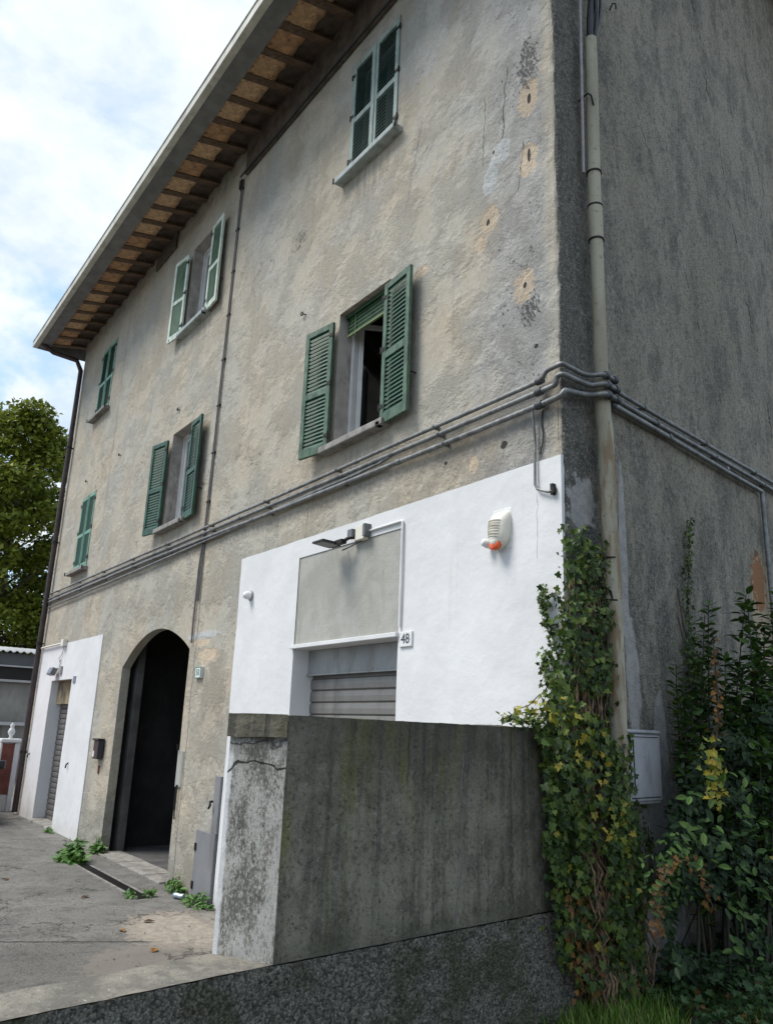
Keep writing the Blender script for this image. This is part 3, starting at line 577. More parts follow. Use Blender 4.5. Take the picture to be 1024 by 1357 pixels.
# windows ---------------------------------------------------------
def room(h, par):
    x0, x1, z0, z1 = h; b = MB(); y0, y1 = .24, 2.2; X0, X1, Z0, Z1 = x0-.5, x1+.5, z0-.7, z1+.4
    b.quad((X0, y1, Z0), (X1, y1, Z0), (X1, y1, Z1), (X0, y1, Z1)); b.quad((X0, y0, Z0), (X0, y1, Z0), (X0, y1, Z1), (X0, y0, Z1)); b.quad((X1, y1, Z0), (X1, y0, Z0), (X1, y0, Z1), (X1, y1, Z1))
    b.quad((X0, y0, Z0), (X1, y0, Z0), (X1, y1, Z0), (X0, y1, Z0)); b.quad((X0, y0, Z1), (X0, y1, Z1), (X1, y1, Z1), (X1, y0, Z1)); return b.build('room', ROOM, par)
def glass():
    m, n = mat('window_glass'); gl = n.nd.new('ShaderNodeBsdfGlass'); gl.inputs['Roughness'].default_value = .02; gl.inputs['Color'].default_value = (.8, .85, .85, 1)
    gs = n.nd.new('ShaderNodeBsdfGlossy'); gs.inputs['Roughness'].default_value = .03; tr = n.nd.new('ShaderNodeBsdfTransparent'); tr.inputs[0].default_value = (.75, .8, .8, 1)
    lw = n.nd.new('ShaderNodeFresnel'); lw.inputs[0].default_value = 1.5; x = n.nd.new('ShaderNodeMixShader'); n.lk.new(lw.outputs[0], x.inputs[0]); n.lk.new(tr.outputs[0], x.inputs[1]); n.lk.new(gs.outputs[0], x.inputs[2])
    n.lk.new(x.outputs[0], n.out.inputs[0]); return m
GLS = glass()
def sash(w, h):
    b = MB(); t = .055
    b.box(0, t, 0, .045, 0, h); b.box(w-t, w, 0, .045, 0, h); b.box(t, w-t, 0, .045, 0, t); b.box(t, w-t, 0, .045, h-t, h); return b
def window(h, mode):
    x0, x1, z0, z1 = h; w = empty('window', ((x0+x1)/2, .2, z0)); w.parent = house
    def bd(b, nm, m, **k): 
        o = b.build(nm, m, w, **k); o.location = (-(x0+x1)/2, -.2, -z0); return o
    b = MB(); y0, y1 = .17, .225; t = .05
    b.box(x0, x0+t, y0, y1, z0, z1); b.box(x1-t, x1, y0, y1, z0, z1); b.box(x0+t, x1-t, y0, y1, z1-t, z1); b.box(x0+t, x1-t, y0, y1, z0, z0+t); bd(b, 'window_frame', WFR)
    hw_ = (x1-x0-2*t)/2
    for k in (0, 1):
        if mode == 'open':      # casements swung inwards
            s = sash(hw_, z1-z0-2*t); ang = math.radians(62) if k == 0 else math.radians(100)
            M = Matrix.Translation((x0+t, y1+.003, z0+t))@Matrix.Rotation(ang, 4, 'Z') if k == 0 else Matrix.Translation((x1-t, y1+.003, z0+t))@Matrix.Rotation(-ang, 4, 'Z')@Matrix.Scale(-1, 4, (1, 0, 0))
        else:
            s = sash(hw_-.002, z1-z0-2*t-.004); M = Matrix.Translation((x0+t+.001+k*hw_, .20, z0+t+.002))
        s.v = [tuple(M@Vector(v)) for v in s.v]; bd(s, 'sash', WFR)
        g_ = MB(); q = [Vector((.05, .02, .05)), Vector((hw_-.05, .02, .05)), Vector((hw_-.05, .02, z1-z0-.15)), Vector((.05, .02, z1-z0-.15))]; g_.add([M@v for v in q], [(0, 1, 2, 3)]); bd(g_, 'pane', GLS)
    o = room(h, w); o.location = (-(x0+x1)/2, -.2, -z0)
    if mode in ('curtain', 'curtain2'):
        b = MB(); vs = []; fs = []; xa, xb = (x0+.05, x0+.60) if mode == 'curtain' else (x0+.04, x0+.5)
        for i in range(41):
            xx = xa+(xb-xa)*i/40; yy = .29+.02*math.sin(i*1.15)
            vs += [(xx, yy, z0+.05), (xx, yy, z1-.05)]
        fs = [(2*i, 2*i+2, 2*i+3, 2*i+1) for i in range(40)]; b.add(vs, fs, 0, True); bd(b, 'curtain', CURT)
    if mode == 'open':
        b = MB()
        for i in range(9): b.box(x0+.04, x1-.01, .085+.006*(i % 2), .10+.006*(i % 2), z1-.05-.022*(i+1), z1-.05-.022*i-.003)
        b.box(x0+.03, x1-.005, .06, .12, z1-.05, z1-.01); bd(b, 'roller_blind', simple('green_slat_blind', (.012, .05, .010), .6, .4, 14))
        b = MB(); b.box(x0+.04, x1-.01, .078, .105, z1-.265, z1-.25); b.tube([(x0+.2, .076, z1-.02), (x0+.2, .076, z1-.3)], .004, 5); b.tube([(x1-.2, .076, z1-.02), (x1-.2, .076, z1-.3)], .004, 5); bd(b, 'blind_batten', simple('pale_batten', (.16, .22, .09), .6, .2, 9))
    return w
modes = {0: 'open', 1: 'plain', 2: 'curtain', 3: 'curtain2', 4: 'plain', 5: 'plain'}
for i, h in enumerate(wins): window(h, modes[i])
def sill(x0, x1, z, m):
    b = MB(); b.box(x0, x1, -.12, .168, z-.07, z+.002)
    for i in range(1): pass
    return b.build('window_sill', m, house, bevel=.012)
for i, h in enumerate(wins):
    sill(h[0]-.10 if i != 1 else h[0]-.12, h[1]+.10, h[2], STONE2 if i in (1, 3) else STONE)
# shutters
def shutter(w, hgt, mf, ml, solid=False, pitch=.043, lt=.35):
    r = empty('shutter'); b = MB(); s, T = .062, .036; mid = hgt*.47
    b.box(0, s, -T, 0, 0, hgt); b.box(w-s, w, -T, 0, 0, hgt); b.box(s, w-s, -T, 0, 0, .10); b.box(s, w-s, -T, 0, hgt-.07, hgt); b.box(s, w-s, -T, 0, mid-.035, mid+.035)
    b.build('shutter_frame', mf, r, bevel=.004)
    for a, c in ((.10, mid-.035), (mid+.035, hgt-.07)):
        l = MB(); n_ = int((c-a)/pitch); p = (c-a)/n_
        for k in range(n_):
            z = a+(k+.5)*p; dz, dy = (.0245, .010) if not solid else (.0215, .005)
            l.add([(s, -T/2-dy-.003, z-dz), (w-s, -T/2-dy-.003, z-dz), (w-s, -T/2+dy-.003, z+dz), (s, -T/2+dy-.003, z+dz), (s, -T/2-dy+.003, z-dz), (w-s, -T/2-dy+.003, z-dz), (w-s, -T/2+dy+.003, z+dz), (s, -T/2+dy+.003, z+dz)], [(0, 1, 2, 3), (7, 6, 5, 4), (0, 4, 5, 1), (3, 2, 6, 7)])
        l.build('louvres', ml, r, kind='stuff')
    hg = MB()
    for z in (hgt*.12, hgt*.52, hgt*.9): hg.box(-.022, .05, -T-.006, -T-.001, z-.018, z+.018); hg.tube([(-.012, -T-.002, z-.035), (-.012, -T-.002, z+.035)], .010, 6)
    hg.build('hinges', IRON, r, kind='stuff'); r.parent = house; return r
def mirror_tree(r):   # mirrored copy (hinges on the other side)
    for ch in r.children:
        me = ch.data; 
        for v in me.vertices: v.co.x = -v.co.x
        me.flip_normals()
    return r
spec = [(0, GREEN1F, GREEN1, 'o', 9, 4, False), (1, GREEN2F, GREEN2, 'c', 0, 0, False), (2, GREEN4F, GREEN4, 'o', 10, 5, False), (3, GREEN3F, GREEN3, 'o', 7, 3, True), (4, GREEN5F, GREEN4, 'c', 0, 0, False), (5, GREEN5F, GREEN4, 'c', 0, 0, False)]
for i, mf, ml, st, aL, aR, solid in spec:
    x0, x1, z0, z1 = wins[i]; hh = z1-z0-.0; w = WW-.012
    if st == 'c':
        s = shutter(w, hh-.03, mf, ml); s.location = (x0+.01, -.006+.03, z0+.015)
        s = mirror_tree(shutter(w, hh-.03, mf, ml)); s.location = (x1-.01, -.006+.03, z0+.015)
        b = MB(); b.box((x0+x1)/2-.02, (x0+x1)/2+.02, -.022, -.013, z0+.02, z1-.02); b.build('astragal', mf, house)
    else:     # folded back against the wall, outer face now turned to the wall
        s = mirror_tree(shutter(w, hh-.06, mf, ml, solid)); s.location = (x0-.01, -.045, z0-.05); s.rotation_euler.z = math.radians(aL)
        s = shutter(w, hh-.06, mf, ml, solid); s.location = (x1+.01, -.045, z0-.05); s.rotation_euler.z = -math.radians(aR)
    # iron holdbacks
    b = MB()
    if st == 'c':
        for sx, xx in ((-1, x0-.08), (1, x1+.08)):
            b.tube([(xx-.06*sx, .0, z0-.05), (xx, -.09, z0-.05), (xx+.05*sx, -.12, z0-.03)], .009, 5); b.tube([(xx+.05*sx, -.12, z0-.06), (xx+.05*sx, -.12, z0+.01)], .011, 5)
    else:
        for xx in (x0-WW+.02, x1+WW-.015):
            b.tube([(xx, 0, z0+.35), (xx, -.09, z0+.35)], .008, 5); b.tube([(xx, -.09, z0+.31), (xx, -.09, z0+.40)], .011, 5)
        b.box(x1+.0, x1+.06, -.12, -.06, z0-.07, z0-.03)
        b.box(x0-WW+.02, x0-WW+.1, -.13, -.1, z0-.03, z0+.0)
    b.build('shutter_holdback', IRON, house, kind='stuff')
# roof ---------------------------------------------------------------
roof = empty('roof', (0, 0, 0)); roof.parent = house
EZ, EY = 10.18, -1.0; XE = -15.0; XR = .12
def sof(y): return EZ+.03+(y-EY)*.20+max(0, y)*.34      # underside of the boards
b = MB(); b.box(XE, XR, EY-.10, EY, EZ+.0, EZ+.15); b.box(XE, XR, EY-.115, EY-.09, EZ+.135, EZ+.16); b.build('gutter', CREAM, roof, bevel=.008)
b = MB(); b.box(XE, XR, EY, EY+.24, EZ+.02, EZ+.045); b.build('eave_board', EAVE, roof)
b = MB()
pr_ = [(EY, EZ+.10), (0, sof(0)+.09), (4.8, sof(4.8)+.09), (10.2, sof(0)-.3)]
for (ya, za), (yb, zb) in zip(pr_, pr_[1:]):
    b.add([(XE, ya, za), (XR, ya, za), (XR, yb, zb), (XE, yb, zb), (XE, ya, za+.08), (XR, ya, za+.08), (XR, yb, zb+.08), (XE, yb, zb+.08)], [(3, 2, 1, 0), (4, 5, 6, 7), (0, 1, 5, 4), (1, 2, 6, 5), (2, 3, 7, 6), (3, 0, 4, 7)])
b.build('roof_deck', ROOFT, roof)
b = MB()
for i in range(80):
    x = XE+.1+i*.2; b.tube([(x, EY-.06, EZ+.21), (x, 0, sof(0)+.2), (x, 4.8, sof(4.8)+.2)], .07, 6)
b.build('clay_tiles', ROOFT, roof, kind='stuff')
rm = MB(); rm.add([(-.065, EY+.19, -.065), (.065, EY+.19, -.065), (.065, .02, .20*.83-.065), (-.065, .02, .20*.83-.065), (-.05, EY+.19, .09), (.05, EY+.19, .09), (.05, .02, .25), (-.05, .02, .25)], [(3, 2, 1, 0), (0, 1, 5, 4), (1, 2, 6, 5), (3, 0, 4, 7)])
rme = rm.mesh('rafter', RAFT)
NB = 31; XB = -.94
for k in range(NB):
    xc = XB-.5*k+.25
    if xc > XE+.1: o = inst(rme, 'rafter', roof, (xc, 0, EZ+.10)); o.rotation_euler.z = random.uniform(-.02, .02)
tms = []
for v in range(9):
    t = MB(); n1, n2 = 6, 4; L = .42+random.uniform(-.03, .02)
    vs = []
    for j in range(n2+1):
        for i in range(n1+1):
            x = -.215+.43*i/n1; y = L*j/n2; vs.append((x+.006*nz(x, y, v*3, 9), y+.02*nz(x, v*2, 0, 8)*(j == n2), .20*y-.062+.010*nz(x*2, y*3, v*5, 7)+.03*math.cos(x*7)))
    fs = [(j*(n1+1)+i, (j+1)*(n1+1)+i, (j+1)*(n1+1)+i+1, j*(n1+1)+i+1) for j in range(n2) for i in range(n1)]
    nb = len(vs); vs += [(x, y, z+.03) for x, y, z in vs]; fs += [(a+nb, d+nb, c_+nb, b_+nb)[::-1][::-1] for a, b_, c_, d in fs]
    for i in range(n1): fs.append((i, i+1, nb+i+1, nb+i)); q = n2*(n1+1); fs.append((q+i+1, q+i, nb+q+i, nb+q+i+1))
    t.add(vs, fs, 0, True); tms.append(t.mesh('terracotta_tile', TERRA[v % 3]))
for k in range(NB-2):
    xc = XB-.5*k
    if xc < XE+.15: continue
    inst(random.choice(tms), 'terracotta_tile', roof, (xc, EY+.235, EZ+.115))
b = MB(); b.add([(XE, EY+.60, sof(EY+.60)+.03), (XR, EY+.60, sof(EY+.60)+.03), (XR, .02, sof(.02)+.035), (XE, .02, sof(.02)+.035)], [(0, 3, 2, 1)]); b.build('inner_boarding', SHADEWOOD, roof)  # boarding kept dark: soffit shade and soot are in its colour
b = MB(); b.box(XE-.03, XE+.03, EY-.10, .0, EZ-.0, EZ+.55); 
b = MB(); b.add([(XE-.02, EY-.1, EZ+.01), (XE-.02, .1, EZ+.02), (XE-.02, .1, EZ+.55), (XE-.02, EY-.1, EZ+.18), (XE+.02, EY-.1, EZ+.01), (XE+.02, .1, EZ+.02), (XE+.02, .1, EZ+.55), (XE+.02, EY-.1, EZ+.18)], [(0, 3, 2, 1), (4, 5, 6, 7), (0, 1, 5, 4), (3, 7, 6, 2)]); b.build('verge_board', EAVE, roof)
b = MB(); b.box(-6.05, .3, -.05, -.004, 9.86, 10.7); b.build('eave_shade_board', SHADEWOOD, roof, bevel=.01)  # added dark board standing in for the shaded wall top under the eaves
b = MB()
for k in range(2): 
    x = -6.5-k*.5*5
b.box(-9.9, -8.9, -.04, -.004, 10.1, 10.6); b.build('eave_shade_board', SHADEWOOD, roof, bevel=.01)  # second added dark board, again standing in for eave shade on the wall

# ------------------------------------------------------------------ downpipes, conduits
dp = empty('downpipe', (-14.45, -.07, 0), label='dark brown downpipe at the far left end of the beige facade', cat='downpipe')
def at0(b, nm, m, par, **k):
    o = b.build(nm, m, par, **k); o.location = tuple(-c for c in par.location); return o
b = MB(); x = -14.47; b.tube([(x-.25, -.95, 10.22), (x-.2, -.7, 10.05), (x-.05, -.2, 9.95), (x, -.09, 9.7)]+[(x+.012*math.sin(z*1.7), -.09, z) for z in np.arange(9.2, 0, -.6)]+[(x, -.09, .05)], .055, 10); at0(b, 'pipe', BROWNP, dp)
b = MB()
for z in (1.2, 3.4, 5.6, 7.8): b.tube([(x, -.09, z-.03), (x, -.09, z+.03)], .064, 10); b.box(x-.02, x+.02, -.06, 0, z-.01, z+.01)
at0(b, 'brackets', IRON, dp, kind='stuff')
def sp(px, py, off): return SD(px, py, off)
# big beige pipe at the corner
bp = empty('corner_pipe', tuple(side(.49, .09, .3)), label='thick beige pipe running up the dark side wall beside the corner', cat='pipe')
def PU(z): return float(np.interp(z, [.3, 1.1, 1.66, 2.09, 3.0, 3.4, 4.67, 6.2, 7.5, 9], [.40, .40, .40, .41, .41, .392, .386, .392, .422, .43]))
pc = [(776+5, -60), (781+1, 78), (793, 474), (796, 600), (803, 760), (812, 940), (822, 1100), (832, 1250)]
pp = []
for i, z in enumerate(np.arange(.25, 7.67, .12)):
    pp.append(side(PU(z), .085+(.012 if z < 4.2 else 0), z))
pp.append(side(PU(7.69), .085, 7.69)); b = MB(); b.tube(pp, [.052+(.008 if p.z < 4.35 else 0)+.001*nz(p.z, 1, 1, 9) for p in pp], 18); at0(b, 'pipe', PIPE, bp)
for (z0, z1, r) in [(5.70, 5.99, .058), (2.83, 3.1, .068)]:
    b = MB(); b.tube([side(PU(z0), .085, z0), side(PU(z1), .085, z1)], r, 18); at0(b, 'coupling', PIPE, bp)
for z in (5.69, 6.0, 6.32, 2.82, 3.12):
    b = MB(); b.tube([side(PU(z), .085, z-.006), side(PU(z), .085, z+.006)], .062 if z > 4.3 else .071, 16); at0(b, 'clamp_ring', IRON, bp)
for z in (7.05, 2.9): b = MB(); b.tube([side(.34, 0, z), side(.32, .1, z), side(.34, .12, z-.02), side(.37, .12, z-.1)], .008, 6); at0(b, 'pipe_hook', IRON, bp)
LB = ['thickest black cable entering the top of the beige corner pipe', 'middle black cable of the bundle above the beige corner pipe', 'thin black cable swinging out right of the beige corner pipe top', 'pale grey cable hanging left of the beige corner pipe']
for i, (pts, r, m) in enumerate([([(.43, .08, 7.62), (.42, .09, 7.9), (.46, .1, 8.3), (.47, .09, 8.8), (.48, .1, 10), (.5, .1, 11.6)], .030, BLK), ([(.44, .1, 7.6), (.47, .12, 7.9), (.45, .14, 8.2), (.48, .12, 8.6), (.5, .12, 9.2), (.53, .12, 11.6)], .018, BLK), ([(.44, .08, 7.6), (.53, .12, 8.0), (.56, .12, 8.35), (.56, .12, 9.0), (.57, .1, 11.6)], .013, BLK), ([(.31, .04, 6.3), (.315, .05, 7.2), (.315, .06, 7.9), (.31, .08, 8.3), (.43, .1, 8.7), (.45, .1, 11.6)], .014, GREYC)]):
    P = [side(*p) for p in pts]; Q = []
    for k in range(len(P)-1):
        a, b1, c1_, d1 = P[max(k-1, 0)], P[k], P[k+1], P[min(k+2, len(P)-1)]
        for t in np.linspace(0, 1, 7)[:-1]: Q.append(.5*((2*b1)+(c1_-a)*t+(2*a-5*b1+4*c1_-d1)*t*t+(3*b1-a-3*c1_+d1)*t**3))
    Q.append(P[-1]); b = MB(); b.tube(Q, r, 8); b.build('cable', m, label=LB[i], cat='cable', group='cables at the corner pipe')
# conduits round the corner
def smooth(P, r=.03):
    out = [P[0]]
    for i in range(1, len(P)-1):
        a = (P[i-1]-P[i]); c_ = (P[i+1]-P[i]); ra = min(r, a.length*.45, c_.length*.45); A_ = P[i]+a.normalized()*ra; B_ = P[i]+c_.normalized()*ra
        for t in (0, .25, .5, .75, 1): out.append(A_*(1-t)**2+P[i]*2*t*(1-t)+B_*t*t)
    return out+[P[-1]]
runs = [ # facade z left, z right, corner offset, side z, jump, extra
 dict(zf=4.425, zs=4.505, zb=4.49, r=.018, off=.045, ul=.52, end=9.3, lab='uppermost thin grey conduit along the facade above the white paint', ob=.155),
 dict(zf=4.335, zs=4.43, zb=4.41, r=.020, off=.055, ul=.50, end=9.3, lab='second grey conduit from the top of the run along the facade', ob=.165),
 dict(zf=4.232, zs=4.37, zb=4.33, r=.0215, off=.05, ul=.52, end=3.42, lab='lowest grey conduit of the facade run, turning down the side wall', ob=.165)]
for i, q in enumerate(runs):
    r_ = empty('conduit', (-.05, -q['off'], q['zf']), label=q['lab'], cat='conduit', group='conduits wrapped round the house corner')
    o_ = q['off']; zf, zs = q['zf'], q['zs']
    ZF = [lambda x: np.interp(x, [-14.9, -8, -4, -1], [zf+.03, zf, zf-.008, zf]), lambda x: np.interp(x, [-14.9, -8, -4, -1], [zf+.01, zf+.015, zf, zf]), lambda x: np.interp(x, [-14.9, -8.2, -4.4, -1], [zf+.045, zf+.055, zf+.015, zf])][i]
    P = [Vector((-14.9, -o_, ZF(-14.9)))]+[Vector((x, -o_-.003*math.sin(x*2+i), ZF(x)+.004*nz(x, i*3, 0, .8))) for x in np.arange(-14.2, -.4, .6)]
    if i == 0: P += [Vector((-.16, -o_, zf)), Vector((-.11, -o_-.01, zf+.05)), Vector((.055, -o_-.02, zf+.05)), side(.16, .06, zf+.045)]
    elif i == 1: P += [Vector((-.10, -o_, zf)), Vector((-.01, -o_, zf)), Vector((.0, -o_-.01, zf+.06)), Vector((.055, -o_, zf+.06)), side(.14, .07, zf+.055)]
    else: P += [Vector((-.10, -o_, zf)), Vector((.04, -o_-.01, zf)), Vector((.06, -o_, zf+.035)), side(.12, .07, zf+.06)]
    P += [side(.27, .07, q['zb']), side(.31, q['ob'], q['zb']), side(.47, q['ob'], q['zb']), side(.54, .05, zs)]
    zz = zs
    P += [side(.68, .045, zz)]+[side(u, .045, zz+.012*nz(u, i, 0, 1)-(u-.8)*.012*(i == 2)) for u in np.arange(1.2, q['end'], .8)]+[side(q['end'], .045, zz-(.03 if i == 2 else 0))]
    if i == 2: P += [side(q['end'], .045, zz-1.2), side(q['end'], .045, .4)]
    b = MB(); b.tube(smooth(P), q['r'], 10); at0(b, 'tube', GALV, r_)
    b = MB()
    for x in np.arange(-14.2+.35*i, -.5, 2.9): b.tube([(x-.03, -o_, ZF(x)), (x+.03, -o_, ZF(x))], q['r']+.004, 10)
    for x in np.arange(-13.8+.07*i, -.5, 1.55): z_ = ZF(x); b.tube([(x-.010, -o_, z_), (x+.010, -o_, z_)], q['r']+.004, 8); b.box(x-.010, x+.010, -o_, 0, z_-.02, z_+.02); b.box(x-.008, x+.008, -o_-.028, -o_, z_-.006, z_+.006)
    for u in np.arange(1.1+.2*i, q['end'], 1.1): b.tube([side(u-.015, .045, zz), side(u+.015, .045, zz)], q['r']+.008, 8); b.tube([side(u, 0, zz+.0), side(u, .03, zz)], .012, 6)
    if i == 2:
        for z in (1.4, 2.5, 3.6): b.tube([side(q['end'], .045, z-.02), side(q['end'], .045, z+.02)], q['r']+.007, 8)
    at0(b, 'saddle_clips', GALV, r_, kind='stuff')
    for a_, c_ in [((-.21, -o_, zf), (-.15, -o_, zf)), (side(.315, q['ob'], q['zb']), side(.355, q['ob'], q['zb'])), (side(.435, q['ob'], q['zb']), side(.475, q['ob'], q['zb'])), (side(.56, .05, zs), side(.62, .046, zs))]:
        b = MB(); b.tube([a_, c_], q['r']+.010, 10); at0(b, 'elbow_sleeve', DARKP, r_)
r_ = empty('conduit', (-3.4, -.05, 4.32), label='short extra grey conduit squeezed between the facade conduits, ending under the open window', cat='conduit')
b = MB(); b.tube([(x, -.045, float(np.interp(x, [-14.6, -8.2, -5, -3.4], [4.15, 4.205, 4.245, 4.285]))) for x in np.arange(-14.6, -3.4, .7)]+[(-3.3, -.045, 4.285), (-2.6, -.05, 4.285), (-2.2, -.05, 4.30), (-2.0, -.05, 4.33)], .015, 8); at0(b, 'tube', GALV, r_)
r_ = empty('conduit', (-1.9, -.03, 4.16), label='dark shallow pipe stub below the facade conduit run', cat='conduit') if False else None
# vertical conduit pair on the facade
vc = empty('vertical_conduit', (-6.27, -.03, 3.6), label='thin dark grey vertical conduit from the eaves down between the window columns', cat='conduit')
def vx(z): 
    p = np.interp(z, [3.4, 10.0], [-6.33, -6.20]); return p
b = MB()
for dx in (0, .045): b.tube([(vx(z)+dx+.006*nz(dx, z, 0, 1), -.016, z) for z in np.arange(3.45, 9.95, .4)]+[(vx(9.95)+dx, -.016, 9.86)], .011, 6)
b.tube([(-6.3, -.03, 4.2)]+[(-6.37+.02*nz(0, z, 0, 2), -.02, z) for z in np.arange(3.9, 2.7, -.25)], .013, 6)
at0(b, 'tubes', simple('grey_cable_sheath', (.13, .12, .115), .6, .2, 9), vc)
b = MB(); b.box(-6.24, -6.16, -.045, 0, 9.72, 9.86)
for z in np.arange(4.8, 9.8, .7): b.box(vx(z)-.02, vx(z)+.07, -.03, 0, z-.012, z+.012)
at0(b, 'clips', IRON, vc, kind='stuff')
ec = empty('eaves_cable', (-6.1, -.06, 9.9), label='dark cable clipped along the added dark board under the eaves', cat='cable')
b = MB(); b.tube([(x, -.066-.004*math.sin(x*3), 9.88+.015*nz(x, 0, 0, 2)) for x in np.arange(-6.15, .2, .3)], .014, 6); at0(b, 'cable_run', BLK, ec)
# drop conduit near the corner
b = MB(); P = [(-.255, -.05, 4.22), (-.252, -.03, 4.0), (-.25, -.034, 3.85), (-.25, -.036, 3.64), (-.225, -.038, 3.60), (-.12, -.04, 3.555), (-.09, -.036, 3.56)]; b.tube([Vector(p) for p in P], .010, 8); b.build('drop_cable', GALV, label='thin grey tube dropping onto the white paint near the corner and hooking right', cat='conduit')
b = MB(); b.box(-.10, -.075, -.045, -.012, 3.53, 3.61); b.box(-.078, -.062, -.05, -.02, 3.54, 3.58); b.build('cable_bracket', IRON, label='small rusty bracket holding the hooked tube end on white paint', cat='bracket')
b = MB(); b.tube([(-.19, -.01, 4.2), (-.20, -.012, 4.1), (-.185, -.012, 4.03), (-.19, -.012, 3.95), (-.22, -.012, 3.87)], .006, 5); b.build('loose_wire', BLK, label='crooked black wire below the conduits just above the white paint', cat='wire')
# rings and hooks
for (px, py), lab in zip([(403, 417), (238, 543), (116, 638), (160, 603)], ['small iron ring left of the large open window', 'small iron ring above the middle first floor window', 'small iron ring above the far left first floor window', 'small iron ring alone on the plaster between the left window columns']):
    p = FA(px, py); b = MB(); C0 = Vector((p.x, -.03, p.z)); b.tube([C0+Vector((.024*math.cos(a), 0, .024*math.sin(a))) for a in np.linspace(0, 2*math.pi, 13)], .007, 5, cap=False); b.tube([(p.x+.02, -.03, p.z-.01), (p.x+.05, 0, p.z-.02)], .007, 5)
    b.build('wall_ring', IRON, label=lab, cat='ring', group='iron rings on the facade')
b = MB(); p = side(.93, 0, 8.47); b.tube([p, p+Vector((.05, -.02, .03)), p+Vector((.07, .0, .02)), p+Vector((.07, 0, -.04))], .007, 5); b.build('wall_hook', IRON, label='small iron hook high on the dark side wall right of the pipe', cat='hook')

# ------------------------------------------------------------------ fixtures on the facade
# floodlight
fl = empty('floodlight', (-2.6, -.05, 3.70), label='flat black floodlight on a bracket above the cement panel', cat='lamp')
b = MB(); b.box(-2.50, -2.36, -.075, -.01, 3.66, 3.80); at0(b, 'junction_box', IVORY, fl, bevel=.006)
b = MB(); b.box(-2.36, -2.32, -.09, -.01, 3.68, 3.80); at0(b, 'end_cap', LENSG, fl, bevel=.005)
b = MB(); b.box(-2.60, -2.52, -.10, -.02, 3.70, 3.78); at0(b, 'sensor', LENSG, fl, bevel=.005)
b = MB(); b.tube([(-2.50, -.05, 3.70), (-2.58, -.09, 3.70), (-2.64, -.12, 3.67)], .018, 8); b.box(-2.72, -2.60, -.16, -.10, 3.645, 3.685); at0(b, 'arm', IRON, fl)
M = Matrix.Translation((-2.80, -.17, 3.66))@Matrix.Rotation(math.radians(-4), 4, 'X')@Matrix.Scale(.66, 4); b = MB(); b.prism([(-.16, -.20), (.14, -.20), (.17, .12), (-.17, .12)], -.012, .020, 0, M); b.box(-.10, .1, .08, .14, -.02, .035, 0, M); at0(b, 'lamp_body', BLACKP, fl, bevel=.006)
b = MB(); b.box(-.12, .11, -.17, .08, -.016, -.0125, 0, M); at0(b, 'led_panel', LENSG, fl)
b = MB(); b.tube(smooth([Vector((-2.33, -.03, 3.735)), Vector((-1.815, -.03, 3.735)), Vector((-1.815, -.03, 2.80))], .02), .0115, 8); at0(b, 'white_conduit', WPL, fl)
b = MB(); b.tube([(-2.72, -.02, 3.63), (-2.7, -.08, 3.6), (-2.6, -.06, 3.62), (-2.45, -.03, 3.66)], .006, 5); at0(b, 'lead', BLK, fl)
fl.location = (fl.location.x-.02, fl.location.y, fl.location.z-.055)
# siren
sr = empty('alarm_siren', (-.70, -.02, 3.70), label='ivory egg shaped alarm siren with orange lens on the white wall', cat='siren')
b = MB(); vs = []; fs = []; nx_, nz_ = 20, 26; cx_, z0_, z1_ = -.67, 3.40, 3.80
for j in range(nz_+1):
    t = j/nz_; z = z0_+(z1_-z0_)*t; hwid = .132*(max(0, 1-abs(2*t-1.08)**3.2))**.5*(.86+.14*t); dep = (.155*(max(0.0, 1-abs(2*t-.85)**3.0))**.5)*(1-.30*t)
    rib = -.008*(.5+.5*math.cos(2*math.pi*(z-3.47)/.026)) if 3.47 < z < 3.66 else 0
    for i in range(nx_+1):
        a = math.pi*i/nx_; vs.append((cx_-math.cos(a)*max(hwid, .004), -.016-max(dep+rib*math.sin(a)**.5, .002)*math.sin(a)**.8, z))
for j in range(nz_):
    for i in range(nx_): fs.append((j*(nx_+1)+i, j*(nx_+1)+i+1, (j+1)*(nx_+1)+i+1, (j+1)*(nx_+1)+i))
b.add(vs, fs, 0, True); at0(b, 'siren_cover', IVORY, sr)
b = MB()
for k in range(7):
    z = 3.50+k*.026; t = (z-z0_)/(z1_-z0_); hwid = .132*(1-abs(2*t-1.08)**3.2)**.5*(.86+.14*t); dep = (.155*(1-abs(2*t-.85)**3.0)**.5)*(1-.30*t)
    b.tube([(cx_-math.cos(a)*hwid*1.0, -.016-dep*math.sin(a)**.8-.002, z+.02*math.cos((a-1.2))) for a in np.linspace(.5, 2.2, 10)], .0045, 5)
at0(b, 'louvre_ridges', simple('shadowed_ivory', (.52, .48, .38), .5, .1, 5), sr)
M = Matrix.Translation((-.672, -.118, 3.458))@Matrix.Rotation(math.radians(72), 4, 'X'); b = MB(); b.lathe([(0, .018), (.035, .017), (.060, .012), (.070, 0), (.062, -.04)], n=20, M=M@Matrix.Scale(1.0, 4)); at0(b, 'strobe_lens', ORANGE, sr)
b = MB(); M = Matrix.Translation((-.80, -.05, 3.47))@Matrix.Rotation(math.radians(70), 4, 'X')@Matrix.Rotation(math.radians(-25), 4, 'Y'); b.lathe([(0, .085), (.028, .084), (.036, .075), (.042, .03), (.036, -.02)], n=16, M=M); at0(b, 'side_horn', WPL, sr)
b = MB(); b.box(-.80, -.545, -.022, -.010, 3.41, 3.80); at0(b, 'back_plate', WPL, sr, bevel=.01)
sr.scale = (.8, .8, .8); sr.location = (-.634, -.014, 3.455)
